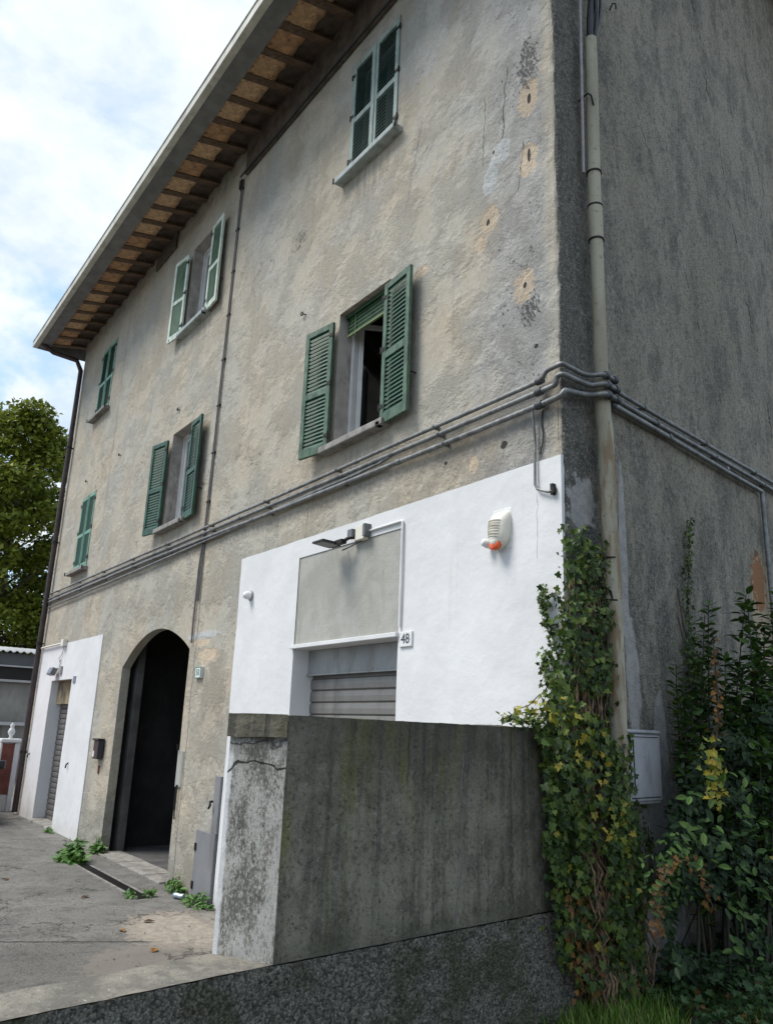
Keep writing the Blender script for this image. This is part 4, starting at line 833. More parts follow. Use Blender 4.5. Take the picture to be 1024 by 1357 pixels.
# small white sensor
ws = empty('wall_sensor', (-4.77, -.03, 3.34), label='small white dome sensor on the left side of the large white patch', cat='sensor')
b = MB(); M = Matrix.Translation((-4.74, -.02, 3.34))@Matrix.Rotation(math.radians(90), 4, 'X'); b.lathe([(0, .09), (.03, .085), (.045, .06), (.05, .0), (.05, -.01)], n=16, M=M); at0(b, 'dome', WPL, ws)
b = MB(); b.lathe([(.058, .012), (.06, 0)], n=16, M=M); b.lathe([(0, .013), (.058, .012)], n=16, M=M); at0(b, 'collar', GREYC, ws)
# number plates
RX = Matrix.Rotation(math.pi/2, 4, 'X')
p48 = empty('number_plate', (-1.745, -.02, 2.635), label='white tile reading 48 right of the half hidden shutter', cat='number plate', group='house number tiles')
b = MB(); b.box(-1.83, -1.66, -.032, -.010, 2.575, 2.70); at0(b, 'tile', CERAM, p48, bevel=.004)
t_ = text('48', .115, .001, INK, p48, Matrix.Translation((0, -.0135, .003))@RX); 
b = MB(); b.box(-1.812, -1.80, -.0335, -.032, 2.633, 2.639); b.box(-1.69, -1.678, -.0335, -.032, 2.633, 2.639); at0(b, 'dots', INK, p48)
p50 = empty('number_plate', (-6.03, -.02, 2.51), label='small white tile with green border reading 50 right of the archway', cat='number plate', group='house number tiles')
b = MB(); b.box(-6.12, -5.93, -.035, 0, 2.44, 2.58); at0(b, 'tile', CERAM, p50, bevel=.003)
b = MB()
for q in ((-6.12, -5.93, 2.57, 2.58), (-6.12, -5.93, 2.44, 2.45), (-6.12, -6.105, 2.45, 2.57), (-5.945, -5.93, 2.45, 2.57)): b.box(q[0], q[1], -.037, -.0352, q[2], q[3])
at0(b, 'border', GINK, p50); text('50', .11, .001, GINK, p50, Matrix.Translation((.004, -.0165, 0))@RX)
psm = empty('number_plate', (-11.62, -.02, 2.58), label='tiny dark square plate at the top corner of the far shutter opening', cat='number plate')
b = MB(); b.box(-11.74, -11.58, -.03, -.01, 2.52, 2.64); at0(b, 'tile', simple('grey_violet_tile', (.2, .2, .27), .4, .2, 20), psm)
# mailbox
mb_ = empty('mailbox', (-9.62, -.05, 1.45), label='black wall letterbox left of the archway', cat='letterbox')
b = MB(); b.prism([(-9.74, -.10), (-9.50, -.10), (-9.48, -.02), (-9.76, -.02)], 1.30, 1.58); at0(b, 'box', BLACKP, mb_, bevel=.008)
b = MB(); b.box(-9.77, -9.47, -.12, -.01, 1.58, 1.61); at0(b, 'lid', BLACKP, mb_, bevel=.008)
b = MB(); b.box(-9.72, -9.66, -.105, -.1005, 1.33, 1.42); at0(b, 'label_window', WPL, mb_)
b = MB(); b.box(-9.66, -9.60, -.012, -.0, 1.08, 1.20); b.build('rust_plate', simple('red_rust', (.10, .02, .012), .9, .4, 20), label='small dark red plate below the black letterbox', cat='plate')
# fixtures on far white patch
ft = empty('white_wall_conduit', (-13.3, -.03, 3.33), label='cream plastic conduit along the top of the far white patch', cat='conduit')
b = MB(); b.tube([(-14.4, -.05, 3.30), (-12.6, -.05, 3.30)], .02, 8); b.box(-12.72, -12.56, -.09, -.01, 3.24, 3.37); at0(b, 'tube', IVORY, ft)
b = MB(); b.tube([(-12.7, -.03, 3.24), (-12.72, -.03, 3.1), (-12.9, -.04, 3.02), (-12.82, -.04, 2.95), (-12.78, -.03, 3.0), (-12.82, -.03, 2.85)], .007, 5); at0(b, 'lead', GREYC, ft)
fl2 = empty('floodlight', (-12.85, -.05, 2.80), label='small grey box lamp above the far narrow shutter', cat='lamp')
b = MB(); M = Matrix.Translation((-12.95, -.12, 2.76))@Matrix.Rotation(math.radians(-20), 4, 'X'); b.box(-.15, .15, -.05, .05, -.07, .07, 0, M); at0(b, 'lamp_body', LENSG, fl2, bevel=.01)
b = MB(); b.box(-12.74, -12.6, -.05, -.01, 2.72, 2.86); b.tube([(-12.95, -.08, 2.8), (-12.95, 0, 2.84)], .015, 6); at0(b, 'mount', GREYC, fl2)
for (px, py), lab in [((123, 965), 'right one of the two small dark hooks beside the far narrow shutter'), ((41, 1002), 'left one of the two small dark hooks beside the far narrow shutter')]:
    px, py = (92, 1013) if 'right' in lab else (41, 1000); p = FA(px, py); b = MB(); b.tube([(p.x, -.01, p.z+.03), (p.x, -.05, p.z), (p.x-.03, -.05, p.z-.06)], .013, 6); b.build('wall_hook', IRON, label=lab, cat='hook', group='hooks beside the far shutter')
# grey steel cabinet doors beside the arch
gd = empty('grey_cabinet', (-5.3, -.02, 0), label='low grey steel panel at the foot of the facade left of the tall wall', cat='metal panel')
b = MB(); b.box(-5.60, -5.085, -.045, .0, 0.0, .72); at0(b, 'lower_panel', GREYD, gd, bevel=.004)
b = MB(); b.box(-5.22, -5.07, -.04, .0, .722, 1.33); at0(b, 'upper_panel', GREYD, gd, bevel=.004)
b = MB(); b.box(-5.585, -5.55, -.06, -.044, .50, .58); b.box(-5.585, -5.55, -.06, -.044, .1, .18); b.tube([(-5.26, -.0, 1.05), (-5.26, -.06, 1.05), (-5.2, -.08, 1.02), (-5.26, -.07, .98)], .014, 6); at0(b, 'hinges', IRON, gd, kind='stuff')
# old intercom scar right of arch
b = MB(); b.prism([(-6.43, -.025), (-6.30, -.018), (-6.27, .0), (-6.45, 0)], 1.12, 1.56); o = b.build('cement_boss', MCE, bevel=.02, label='rough cement boss where a box was removed, right jamb of the archway', cat='cement patch')
b = MB(); b.tube([(-6.36, -.03, 1.15), (-6.37, -.03, .95), (-6.35, -.02, .75)], .009, 5); b.tube([(-6.33, -.03, 1.15), (-6.33, -.03, .85)], .007, 5); b.tube([(-6.4, -.04, 1.56), (-6.4, -.05, 1.63)], .012, 5); b.build('cut_wires', IRON, kind='stuff', label='cut wires hanging under the cement boss beside the archway', cat='wires')
# gas meter box on the side wall
mbx = empty('meter_box', tuple(side(.80, .06, 1.5)), label='grey plastic meter box on the dark side wall beside the ivy', cat='meter box')
MM = Matrix((( U[0], NN[0], 0, 0), (U[1], NN[1], 0, 0), (0, 0, 1, 0), (0, 0, 0, 1)))
b = MB(); b.box(.50, .93, .0, .10, 1.48, 1.94, 0, MM); b.box(.495, .935, .098, .112, 1.50, 1.93, 0, MM); at0(b, 'box', BOXM, mbx, bevel=.012)
b = MB(); b.box(.49, .94, .0, .118, 1.942, 1.965, 0, MM); at0(b, 'top_trim', BOXM, mbx, bevel=.008)
b = MB(); b.box(.52, .91, .1125, .114, 1.52, 1.526, 0, MM); b.box(.52, .91, .1125, .114, 1.915, 1.92, 0, MM); b.box(.56, .566, .1125, .118, 1.6, 1.9, 0, MM); at0(b, 'seams', IRON, mbx)

# ------------------------------------------------------------------ GARDEN WALLS
def noisegrid(b, P00, P10, P11, P01, nu, nv, nrm, amp, f, mi=0, seed=0):   # displaced quad
    vs = []; fs = []; P = [Vector(p) for p in (P00, P10, P11, P01)]
    for i in range(nu+1):
        for j in range(nv+1):
            s, t = i/nu, j/nv; p = P[0]*(1-s)*(1-t)+P[1]*s*(1-t)+P[2]*s*t+P[3]*(1-s)*t
            edge = 0 if (i in (0, nu) or j in (0, nv)) else 1
            d = amp*(nz(p.x+seed, p.y, p.z, f)+.6*nz(p.x, p.y+seed, p.z, f*2.7)); d2 = .35*amp*nz(p.x, p.y, p.z, f*.3)
            e = amp*.35*nz(p.x, p.y, p.z+7, f) if not edge else 0
            vs.append(p+Vector(nrm)*(d*edge+d2)+Vector((0, 0, e)))
    for i in range(nu):
        for j in range(nv): fs.append((i*(nv+1)+j, (i+1)*(nv+1)+j, (i+1)*(nv+1)+j+1, i*(nv+1)+j+1))
    b.add(vs, fs, mi, True)
TWt = 1.948; uN = -2.255; Bx = Vector((.045, -2.385, 0)); Nn = side(uN, .002, 0)
BK = -.27     # back face offset
tw = empty('garden_wall', (0, -1, .3), label='tall blackened concrete wall with flaking white end face in front of the house', cat='wall')
b = MB(); up = Vector((0, 0, 1))
N0, N1 = side(uN, 0, ZL), side(uN, 0, TWt); E0, E1 = side(-.06, 0, ZL-.02), side(-.12, 0, TWt-.004)
noisegrid(b, N0, E0, E1, N1, 90, 44, NN, .006, 9)
Bb = [Bx+up*ZL, Bx+up*TWt]
noisegrid(b, Bb[0], N0, N1, Bb[1], 16, 60, (-.5, -.85, 0), .007, 11, 1)
F0, F1 = side(-.06, BK, -.1), side(-.12, BK, TWt)
noisegrid(b, N1, E1, F1, Bb[1], 60, 6, (0, 0, 1), .008, 9)
b.quad((Bx.x, Bx.y, -.1), (Bx.x, Bx.y, TWt), F1, F0, 2); b.quad(E0-up*.5, E1, F1, F0)
at0(b, 'wall_body', [MTW, MEF, MW], tw)
# coping lip at the top of the end face
b = MB(); d = (Nn-Bx).normalized(); nn_ = Vector((d.y, -d.x, 0))
noisegrid(b, Bx+nn_*.012-d*.012+up*1.845, Nn+nn_*.012+up*1.852, Nn+nn_*.012+up*1.951, Bx+nn_*.012-d*.012+up*1.951, 14, 8, nn_, .006, 14)
b.quad(Bx+up*1.845, Nn+up*1.852, Nn+nn_*.012+up*1.852, Bx+nn_*.012-d*.012+up*1.845)
at0(b, 'coping', MTW, tw)
# rough base under the tall wall
b = MB(); noisegrid(b, side(-3.2, .035, .05), side(.06, .05, .05), side(-.05, .022, ZL-.02), side(uN-.0, .006, ZL-.004), 300, 80, NN, .010, 24)
at0(b, 'wall_footing', MRU, tw)
lw = empty('low_wall', (0, -3, .3), label='low pebbly wall with worn flat top running out from the tall wall', cat='wall')
b = MB(); L0 = -7.5
noisegrid(b, side(L0, .035, .0), side(uN-.001, .035, .0), side(uN-.001, .004, ZL), side(L0, .004, ZL), 340, 70, NN, .010, 24); at0(b, 'front_face', MRU, lw)
b = MB(); back = [GR(0, 1312, ZL), GR(200, 1277, ZL)]; 
noisegrid(b, side(L0, .008, ZL), N0+Vector((0, 0, .002)), Bx+up*(ZL+.002), side(L0, -.24, ZL), 150, 8, (0, 0, 1), .007, 12); at0(b, 'worn_top', MLE, lw)
b = MB(); b.quad(side(L0, -.24, -.1), side(L0, -.24, ZL), Bx+up*ZL, Bx-up*.1); b.quad(side(L0, .0, -.1), side(L0, 0, ZL), side(L0, -.24, ZL), side(L0, -.24, -.1)); at0(b, 'rear_face', MLE, lw)
b = MB(); 
pr = side(-.1, .05, .78)
b.tube([side(-.02, -.05, .80), side(-.03, .12, .80), side(-.16, .13, .795)], .018, 8); b.build('pipe_stub', GALV, label='short horizontal grey pipe poking out of the ivy beside the tall wall', cat='pipe')

# ------------------------------------------------------------------ street details
dg = empty('drain_grate', (-7.2, -.5, 0), label='narrow dark drainage channel in front of the archway', cat='drain')
b = MB()
b.box(-8.85, -5.75, -.62, -.585, -.02, .012); b.box(-8.85, -5.75, -.455, -.42, -.02, .012); at0(b, 'frame', simple('drain_concrete', (.19, .18, .165), .9, .3, 9, bump=.6), dg)
b = MB()
for i in range(150): b.box(-8.83+i*.0205, -8.83+i*.0205+.010, -.585, -.455, -.01, .008)
b.box(-8.85, -5.75, -.585, -.455, -.02, -.002+.003); at0(b, 'grating', IRON, dg, kind='stuff')
b = MB(); b.box(-10.2, -6.3, -.0, .02, -.1, .0)
can = GR(237, 1192, 0); cn = empty('drink_can', tuple(can), label='small crushed can lying by the foot of the facade', cat='can')
b = MB(); M = Matrix.Translation(can+Vector((0, 0, .035)))@Matrix.Rotation(math.radians(25), 4, 'Z')@Matrix.Rotation(math.radians(90), 4, 'Y'); b.lathe([(0, -.075), (.027, -.075), (.033, -.065), (.031, -.02), (.027, .01), (.033, .06), (.027, .075), (0, .075)], n=14, M=M); at0(b, 'can_body', simple('bluish_aluminium', (.35, .42, .46), .35, .4, 30, metal=.6), cn)
lm = MB(); lm.add([(0, 0, .002), (.03, .02, .012), (.07, 0, .004), (.03, -.02, .010)], [(0, 3, 2, 1)]); 
for i, (px, py, lab) in enumerate([(160, 1232, 'orange fallen leaf on the asphalt crack'), (190, 1222, 'brown fallen leaf beside the tan concrete patch'), (203, 1262, 'brown curled leaf at the edge of the tan patch'), (12, 1166, 'dark fallen leaf at the left edge of the asphalt'), (118, 1188, 'reddish fallen leaf by the drain channel')]):
    b = MB(); b.add([(0, 0, .004), (.05, .03, .022), (.12, 0, .006), (.05, -.035, .018), (.02, .03, .01), (.02, -.03, .01)], [(0, 5, 3, 2), (0, 2, 1, 4)]); o = b.build('fallen_leaf', DRYL, label=lab, cat='leaf', group='fallen leaves on the street'); o.location = GR(px, py, .004); o.rotation_euler.z = i*1.3

# ------------------------------------------------------------------ vegetation helpers
SH = {
 'ivy': ([(0, 0), (.18, -.10), (.46, -.02), (.30, .30), (.42, .58), (.18, .60), (0, 1.0), (-.18, .60), (-.42, .58), (-.30, .30), (-.46, -.02), (-.18, -.10)], .10),
 'oval': ([(0, 0), (.16, .18), (.24, .45), (.17, .75), (0, 1.0), (-.17, .75), (-.24, .45), (-.16, .18)], .14),
 'small': ([(0, 0), (.3, .4), (0, 1), (-.3, .4)], .12)}
def leafverts(shape):
    pts, fold = SH[shape]; n = len(pts); 
    v = np.array([[x, y, abs(x)*fold*2-.12*y*y] for x, y in pts]); ti = max(range(n), key=lambda i: pts[i][1])
    f = [tuple(range(0, ti+1)), tuple([ti]+list(range(ti+1, n))+[0])]
    return v, f
def leafmesh_one(shape, m, name='leaf'):
    v, f = leafverts(shape); b = MB(); b.add([tuple(p) for p in v], f, 0, False); return b.mesh(name, m)
def leaf_frame(nrm, tip):
    nrm = nrm/np.linalg.norm(nrm, axis=1, keepdims=True); tip = tip-nrm*np.sum(tip*nrm, 1, keepdims=True); tip /= np.linalg.norm(tip, axis=1, keepdims=True)+1e-9
    return np.stack([np.cross(tip, nrm), tip, nrm], 2)     # columns x,y,z
def leafcloud(name, pos, nrm, tip, size, shape, m, parent=None, **k):
    v, f = leafverts(shape); F = leaf_frame(nrm, tip); n = len(pos); nv = len(v)
    V = (np.einsum('nij,vj->nvi', F, v)*size[:, None, None]+pos[:, None, :]).reshape(-1, 3)
    me = bpy.data.meshes.new(name); me.vertices.add(n*nv); me.vertices.foreach_set('co', V.ravel().astype(np.float32))
    ls = [len(q) for q in f]; per = sum(ls); flat = np.concatenate([np.array(q) for q in f])
    L = (flat[None, :]+np.arange(n)[:, None]*nv).ravel(); me.loops.add(len(L)); me.loops.foreach_set('vertex_index', L.astype(np.int32))
    me.polygons.add(n*len(f)); st = np.concatenate([[0], np.cumsum(ls)[:-1]]); S = (st[None, :]+np.arange(n)[:, None]*per).ravel(); me.polygons.foreach_set('loop_start', S.astype(np.int32))
    me.update(calc_edges=True); me.validate(); me.materials.append(m); o = bpy.data.objects.new(name, me); COL.objects.link(o)
    if parent: o.parent = parent; o.location = tuple(-c for c in parent.location)
    return tag(o, **k)
def single_leaves(pos, nrm, tip, size, shape, mats_, parent, name='leaf'):
    F = leaf_frame(nrm, tip); ms = [leafmesh_one(shape, m, name) for m in mats_]
    for i in range(len(pos)):
        M = Matrix([[*(F[i][r]*size[i]), pos[i][r]-parent.location[r]] for r in range(3)]+[[0, 0, 0, 1]]); inst(ms[i % len(ms)], name, parent, M=M)
def inpoly(px, py, poly):
    c = False; j = len(poly)-1
    for i in range(len(poly)):
        if (poly[i][1] > py) != (poly[j][1] > py) and px < (poly[j][0]-poly[i][0])*(py-poly[i][1])/(poly[j][1]-poly[i][1])+poly[i][0]: c = not c
        j = i
    return c
def sample(poly, n, proj, o0, o1, feather=6):
    xs = [p[0] for p in poly]; ys = [p[1] for p in poly]; out = []; offs = []
    while len(out) < n:
        x, y = random.uniform(min(xs)-4, max(xs)+4), random.uniform(min(ys), max(ys))
        if inpoly(x+random.gauss(0, feather), y+random.gauss(0, feather), poly):
            w = nz(x*.03, y*.03, 3, 1.); o = o0+(o1-o0)*random.random()**.8*(.75+.5*w); out.append(np.array(proj(x, y, o))); offs.append(o)
    return np.array(out), np.array(offs)
def hangdirs(n, base, sp=.5, droop=1.):
    nr = np.array(base)[None, :]+rng.normal(0, sp, (n, 3)); nr[:, 2] += .35; tp = np.stack([rng.normal(0, .55, n), rng.normal(0, .55, n), -droop+rng.normal(0, .35, n)], 1); return nr, tp
# ---- ivy on the corner
ivy = empty('ivy', tuple(side(.1, .1, .35)), label='thick ivy climbing the house corner and the beige pipe', cat='ivy')
polyA = [(757, 690), (768, 715), (782, 700), (795, 735), (803, 770), (804, 870), (810, 950), (826, 1000), (838, 1100), (852, 1180), (852, 1260), (846, 1310), (790, 1325), (757, 1290), (748, 1200), (736, 1110), (724, 1040), (722, 985), (738, 960), (742, 900), (748, 820), (752, 740)]
p, o = sample(polyA, 7000, SD, .01, .21, 9); nr, tp = hangdirs(len(p), NN+np.array([0, -.5, 0]), .55)
gapn = np.array([nz(q_[0], q_[1], q_[2], 5.5) for q_ in p]); low = p[:, 2] < .95; keep = ~low | (rng.random(len(p)) < .35); keep &= (gapn > -.20)|(o < .05); p, nr, tp = p[keep], nr[keep], tp[keep]
leafcloud('foliage', p, nr, tp, rng.uniform(.022, .050, len(p)), 'ivy', IVYL, ivy, kind='stuff')
p, o = sample([(800, 985), (826, 1000), (842, 1100), (852, 1180), (852, 1300), (815, 1320), (812, 1150)], 1500, SD, .10, .24); nr, tp = hangdirs(len(p), NN+np.array([0, -.5, 0]), .5); leafcloud('foliage', p, nr, tp, rng.uniform(.024, .05, len(p)), 'ivy', IVYL, ivy, kind='stuff')
polyL = [(752, 1180), (845, 1170), (848, 1260), (835, 1320), (770, 1325), (752, 1260)]
p, o = sample(polyL, 900, SD, .02, .2); nr, tp = hangdirs(len(p), NN, .6); leafcloud('withered_foliage', p, nr, tp, rng.uniform(.02, .045, len(p)), 'ivy', DRYL, ivy, kind='stuff')
pl1, _ = sample(polyA[:19], 190, SD, .14, .24); nr, tp = hangdirs(len(pl1), NN+np.array([0, -.5, 0]), .4); single_leaves(pl1, nr, tp, rng.uniform(.042, .064, len(pl1)), 'ivy', [IVYL], ivy)
polyY = [(745, 935), (775, 925), (800, 960), (815, 1010), (835, 1090), (838, 1150), (800, 1160), (790, 1060), (760, 990)]
pl2, _ = sample(polyY, 60, SD, .17, .26); nr, tp = hangdirs(len(pl2), NN+np.array([0, -.4, 0]), .45); single_leaves(pl2, nr, tp, rng.uniform(.034, .056, len(pl2)), 'ivy', [IVYY], ivy)
# shoots over the white wall and the tall wall top
def shoot(pts, proj, o, n, size, par, m=IVYL, spread=7, shp='ivy', nrmb=(0, -1, 0), stem=BARK, r=.004):
    pts = [np.array(q, float) for q in pts]; seg = np.linspace(0, len(pts)-1.001, n); P = []; 
    for s in seg:
        i = int(s); t = s-i; q = pts[i]*(1-t)+pts[i+1]*t; P.append(np.array(proj(q[0]+random.gauss(0, spread), q[1]+random.gauss(0, spread), o+random.uniform(-.02, .05))))
    P = np.array(P); nr, tp = hangdirs(len(P), nrmb, .6, .5); leafcloud('shoot_leaves', P, nr, tp, rng.uniform(size*.6, size*1.2, len(P)), shp, m, par, kind='stuff')
    b = MB(); b.tube([proj(q[0], q[1], o) for q in pts], r, 5); at0(b, 'stem', stem, par)
shoot([(748, 915), (738, 870), (728, 830), (720, 800), (719, 778)], FA, .05, 190, .04, ivy, spread=4)
shoot([(750, 990), (735, 930), (728, 890), (722, 865)], FA, .07, 200, .04, ivy, spread=6)
shoot([(752, 860), (744, 820), (742, 790)], FA, .06, 70, .035, ivy, spread=3.5)
shoot([(752, 1000), (742, 960), (738, 930), (735, 900)], FA, .10, 160, .045, ivy, spread=9)
P2 = lambda x, y, o: SD(x, y, o)
shoot([(745, 965), (715, 958), (690, 955), (665, 952)], lambda x, y, o: Vector(SD(x, y, 0))+Vector(NN)*o, .0, 170, .034, ivy, spread=4, nrmb=(.3, -.4, .9))
shoot([(740, 960), (715, 940), (690, 945), (672, 950)], FA, .12, 60, .038, ivy, m=IVYY, spread=6)
shoot([(722, 935), (715, 920), (700, 935), (685, 940), (672, 955)], FA, .10, 10, .05, ivy, m=IVYY, spread=3)
shoot([(755, 950), (745, 940), (730, 948)], lambda x, y, o: SD(x, y, .12), .1, 45, .06, ivy, m=IVYY, spread=8, nrmb=tuple(NN))
# ivy hanging over the tall wall's right end
polyB = [(712, 962), (745, 958), (752, 1120), (745, 1200), (741, 1150), (729, 1080), (722, 1010), (714, 985)]
p, o = sample(polyB, 620, SD, .02, .09, 3); nr, tp = hangdirs(len(p), NN+np.array([0, -.6, 0]), .45); leafcloud('wall_end_foliage', p, nr, tp, rng.uniform(.026, .05, len(p)), 'ivy', IVYL, ivy, kind='stuff')
polyB2 = [(722, 1100), (760, 1100), (770, 1280), (748, 1290), (735, 1210)]
p, o = sample(polyB2, 500, SD, .03, .12, 4); nr, tp = hangdirs(len(p), NN+np.array([0, -.6, 0]), .45); leafcloud('wall_end_foliage', p, nr, tp, rng.uniform(.026, .045, len(p)), 'ivy', IVYL, ivy, kind='stuff')
# right fringe below the meter box
shoot([(835, 1075), (843, 1120), (846, 1180), (846, 1240)], SD, .08, 260, .034, ivy, spread=4.5, nrmb=tuple(NN))
shoot([(862, 1190), (862, 1130), (858, 1095)], SD, .03, 60, .03, ivy, spread=3, nrmb=tuple(NN))
shoot([(812, 985), (816, 930), (812, 880), (810, 840), (812, 770)], SD, .05, 120, .035, ivy, spread=4, nrmb=tuple(NN))
shoot([(823, 985), (832, 975), (834, 1000), (836, 1025)], SD, .14, 26, .04, ivy, spread=4, nrmb=tuple(NN))
shoot([(801, 800), (800, 760), (803, 715)], SD, .10, 80, .028, ivy, spread=3, nrmb=tuple(NN))
b = MB()
for k in range(85):
    u0 = random.uniform(.0, .62); pts = []; uu = u0; zt_ = random.uniform(1.4, 3.2) if u0 < .3 else random.uniform(.9, 1.5)
    for z in np.arange(.28, zt_, .12): uu += random.gauss(0, .018); pts.append(side(uu, .03+(.17 if z < 1.2 else .08)*random.random()*(1-.15*z), z))
    b.tube(pts, random.uniform(.003, .010), 5)
at0(b, 'woody_stems', DRYS, ivy)
# ---- climber on the side wall
cv = empty('climbing_vine', tuple(SD(930, 980, .03)), label='thin vine creeping straight up the side wall above the shrub', cat='vine')
shoot([(925, 930), (918, 860), (910, 800), (912, 740), (914, 690)], SD, .03, 420, .032, cv, spread=3, nrmb=tuple(NN))
shoot([(925, 960), (920, 900), (915, 850)], SD, .05, 260, .04, cv, spread=6, nrmb=tuple(NN))
b = MB(); b.tube([SD(925, 900, .03), SD(905, 830, .03), SD(897, 780, .03)], .006, 5); b.tube([SD(920, 890, .03), SD(905, 850, .03), SD(898, 818, .03)], .005, 5); at0(b, 'bare_twigs', BARK, cv)
# ---- shrubs
def shrub(name, lab, root, tops, o0, proj_off, leafm, size, per, shape='oval', spread=.10, group=None):
    s = empty(name, tuple(root), label=lab, cat='shrub', group=group); P = []; Nn_ = []; T = []; b = MB()
    for (px, py, off) in tops:
        top = np.array(SD(px, py, off)); r0 = np.array(root)+np.array([random.gauss(0, .12), random.gauss(0, .15), 0]); H = max(top[2]-r0[2], .3)
        mid = r0+(top-r0)*.5+np.array([random.gauss(0, .05), random.gauss(0, .06), .08]); pts = [r0*(1-t)**2+mid*2*t*(1-t)+top*t*t for t in np.linspace(0, 1, 14)]
        b.tube([Vector(q) for q in pts], [.010*(1-t)+.003 for t in np.linspace(0, 1, 14)], 5)
        brs = [(r0, mid, top, .2)]
        for k in range(2):      # side twigs
            t = random.uniform(.35, .85); q0 = r0*(1-t)**2+mid*2*t*(1-t)+top*t*t; a = random.uniform(0, 6.28); L = random.uniform(.18, .45)*(1.2-t)
            q2 = q0+np.array([math.cos(a)*L, math.sin(a)*L*.8, L*random.uniform(.5, 1.1)]); q1 = (q0+q2)/2+np.array([math.cos(a)*L*.12, math.sin(a)*L*.12, -.03]); brs.append((q0, q1, q2, .25))
            b.tube([Vector(q0), Vector(q1), Vector(q2)], [.005, .004, .002], 4)
        for (A0, A1, A2, t0) in brs:
            H_ = np.linalg.norm(A2-A0); n = int(per*H_)+4
            for k in range(n):
                t = t0+(1-t0)*((k+random.random()*.6)/n); q = A0*(1-t)**2+A1*2*t*(1-t)+A2*t*t; a = k*math.pi/2*1.02+random.gauss(0, .35); d_ = np.array([math.cos(a), math.sin(a), .35+random.gauss(0, .3)]); d_ /= np.linalg.norm(d_)
                if random.random() < .22: continue
                P.append(q+d_*random.uniform(0, .02)); T.append(d_); Nn_.append(np.array([-d_[0]*.35, -d_[1]*.35, 1.])+rng.normal(0, .35, 3))
    at0(b, 'branches', DKST, s); P, Nn_, T = map(np.array, (P, Nn_, T)); sz = rng.uniform(size*.65, size*1.15, len(P))
    order = np.argsort(((P-CAM)**2).sum(1)); near = order[:110]; far = order[110:]
    leafcloud('foliage', P[far], Nn_[far], T[far], sz[far], shape, leafm, s, kind='stuff'); single_leaves(P[near], Nn_[near], T[near], sz[near]*1.1, shape, [leafm], s); return s
rt = SD(955, 1290, .35); rt.z = .33
tops = [(895, 880, .25), (905, 905, .3), (933, 815, .3), (938, 800, .35), (945, 850, .3), (925, 870, .3), (960, 870, .4), (965, 905, .4), (915, 930, .35), (900, 930, .3)]
shrub('tall_shrub', 'leggy broadleaf shrub with upright leafy shoots against the side wall', rt, tops, 0, 0, BUSHL, .085, 62, spread=.08)
rt2 = SD(1010, 1290, .45); rt2.z = .3
tops = [(988, 788, .4), (990, 800, .45), (1000, 830, .4), (1012, 850, .5), (985, 880, .45), (1022, 810, .5), (1035, 780, .5), (1005, 880, .5), (975, 900, .5), (1040, 860, .5)]
shrub('tall_shrub', 'tallest upright leafy shrub at the right edge of the photo', rt2, tops, 0, 0, BUSHL, .10, 62, spread=.09)
# dense dark laurel mass
lau = empty('laurel_bush', tuple(rt2), label='dense dark green laurel bush filling the lower right against the side wall', cat='bush')
polyC = [(898, 1080), (912, 1030), (935, 990), (955, 960), (985, 945), (1010, 930), (1080, 900), (1080, 1290), (1000, 1290), (960, 1300), (905, 1290), (885, 1240), (882, 1180), (880, 1130)]
p, o = sample(polyC, 13000, SD, .06, .66, 8)
hole = np.array([(((SDx-935)/38)**2+((SDy-1228)/42)**2) < 1 for SDx, SDy in [(0, 0)]*len(p)])
def projpx(P_):
    v = (P_-CAM)@RM; return np.stack([cc[0]+FPX*v[:, 0]/v[:, 2], cc[1]+FPX*v[:, 1]/v[:, 2]], 1)
q = projpx(p); keep = ~((((q[:, 0]-932)/42)**2+((q[:, 1]-1225)/46)**2 < 1)) & ~((((q[:, 0]-1010)/30)**2+((q[:, 1]-1280)/24)**2 < 1)); p = p[keep]
nr = np.array([.7, -.5, .75])[None]+rng.normal(0, .45, p.shape); tp = np.array([.5, -.3, .0])[None]+rng.normal(0, .55, p.shape)
leafcloud('foliage', p, nr, tp, rng.uniform(.035, .07, len(p)), 'oval', BUSHB, lau, kind='stuff')
pl3, _ = sample([(900, 1060), (1030, 980), (1040, 1270), (970, 1280), (965, 1190), (890, 1130)], 170, SD, .50, .78); nr = np.array([.7, -.5, .8])[None]+rng.normal(0, .4, pl3.shape); tp = np.array([.5, -.3, .1])[None]+rng.normal(0, .5, pl3.shape)
single_leaves(pl3, nr, tp, rng.uniform(.05, .085, len(pl3)), 'oval', [BUSHL], lau)
b = MB()
for k in range(9):
    r0 = Vector(rt2)+Vector((random.gauss(-.3, .15), random.gauss(-.2, .3), 0)); t1 = SD(random.uniform(915, 1060), random.uniform(980, 1180), random.uniform(.1, .35)); mid = (r0+t1)/2+Vector((random.gauss(0, .08), random.gauss(0, .08), .1))
    b.tube([r0*(1-t)**2+mid*2*t*(1-t)+t1*t*t for t in np.linspace(0, 1, 9)], .005, 5)
at0(b, 'branches', DKST, lau)
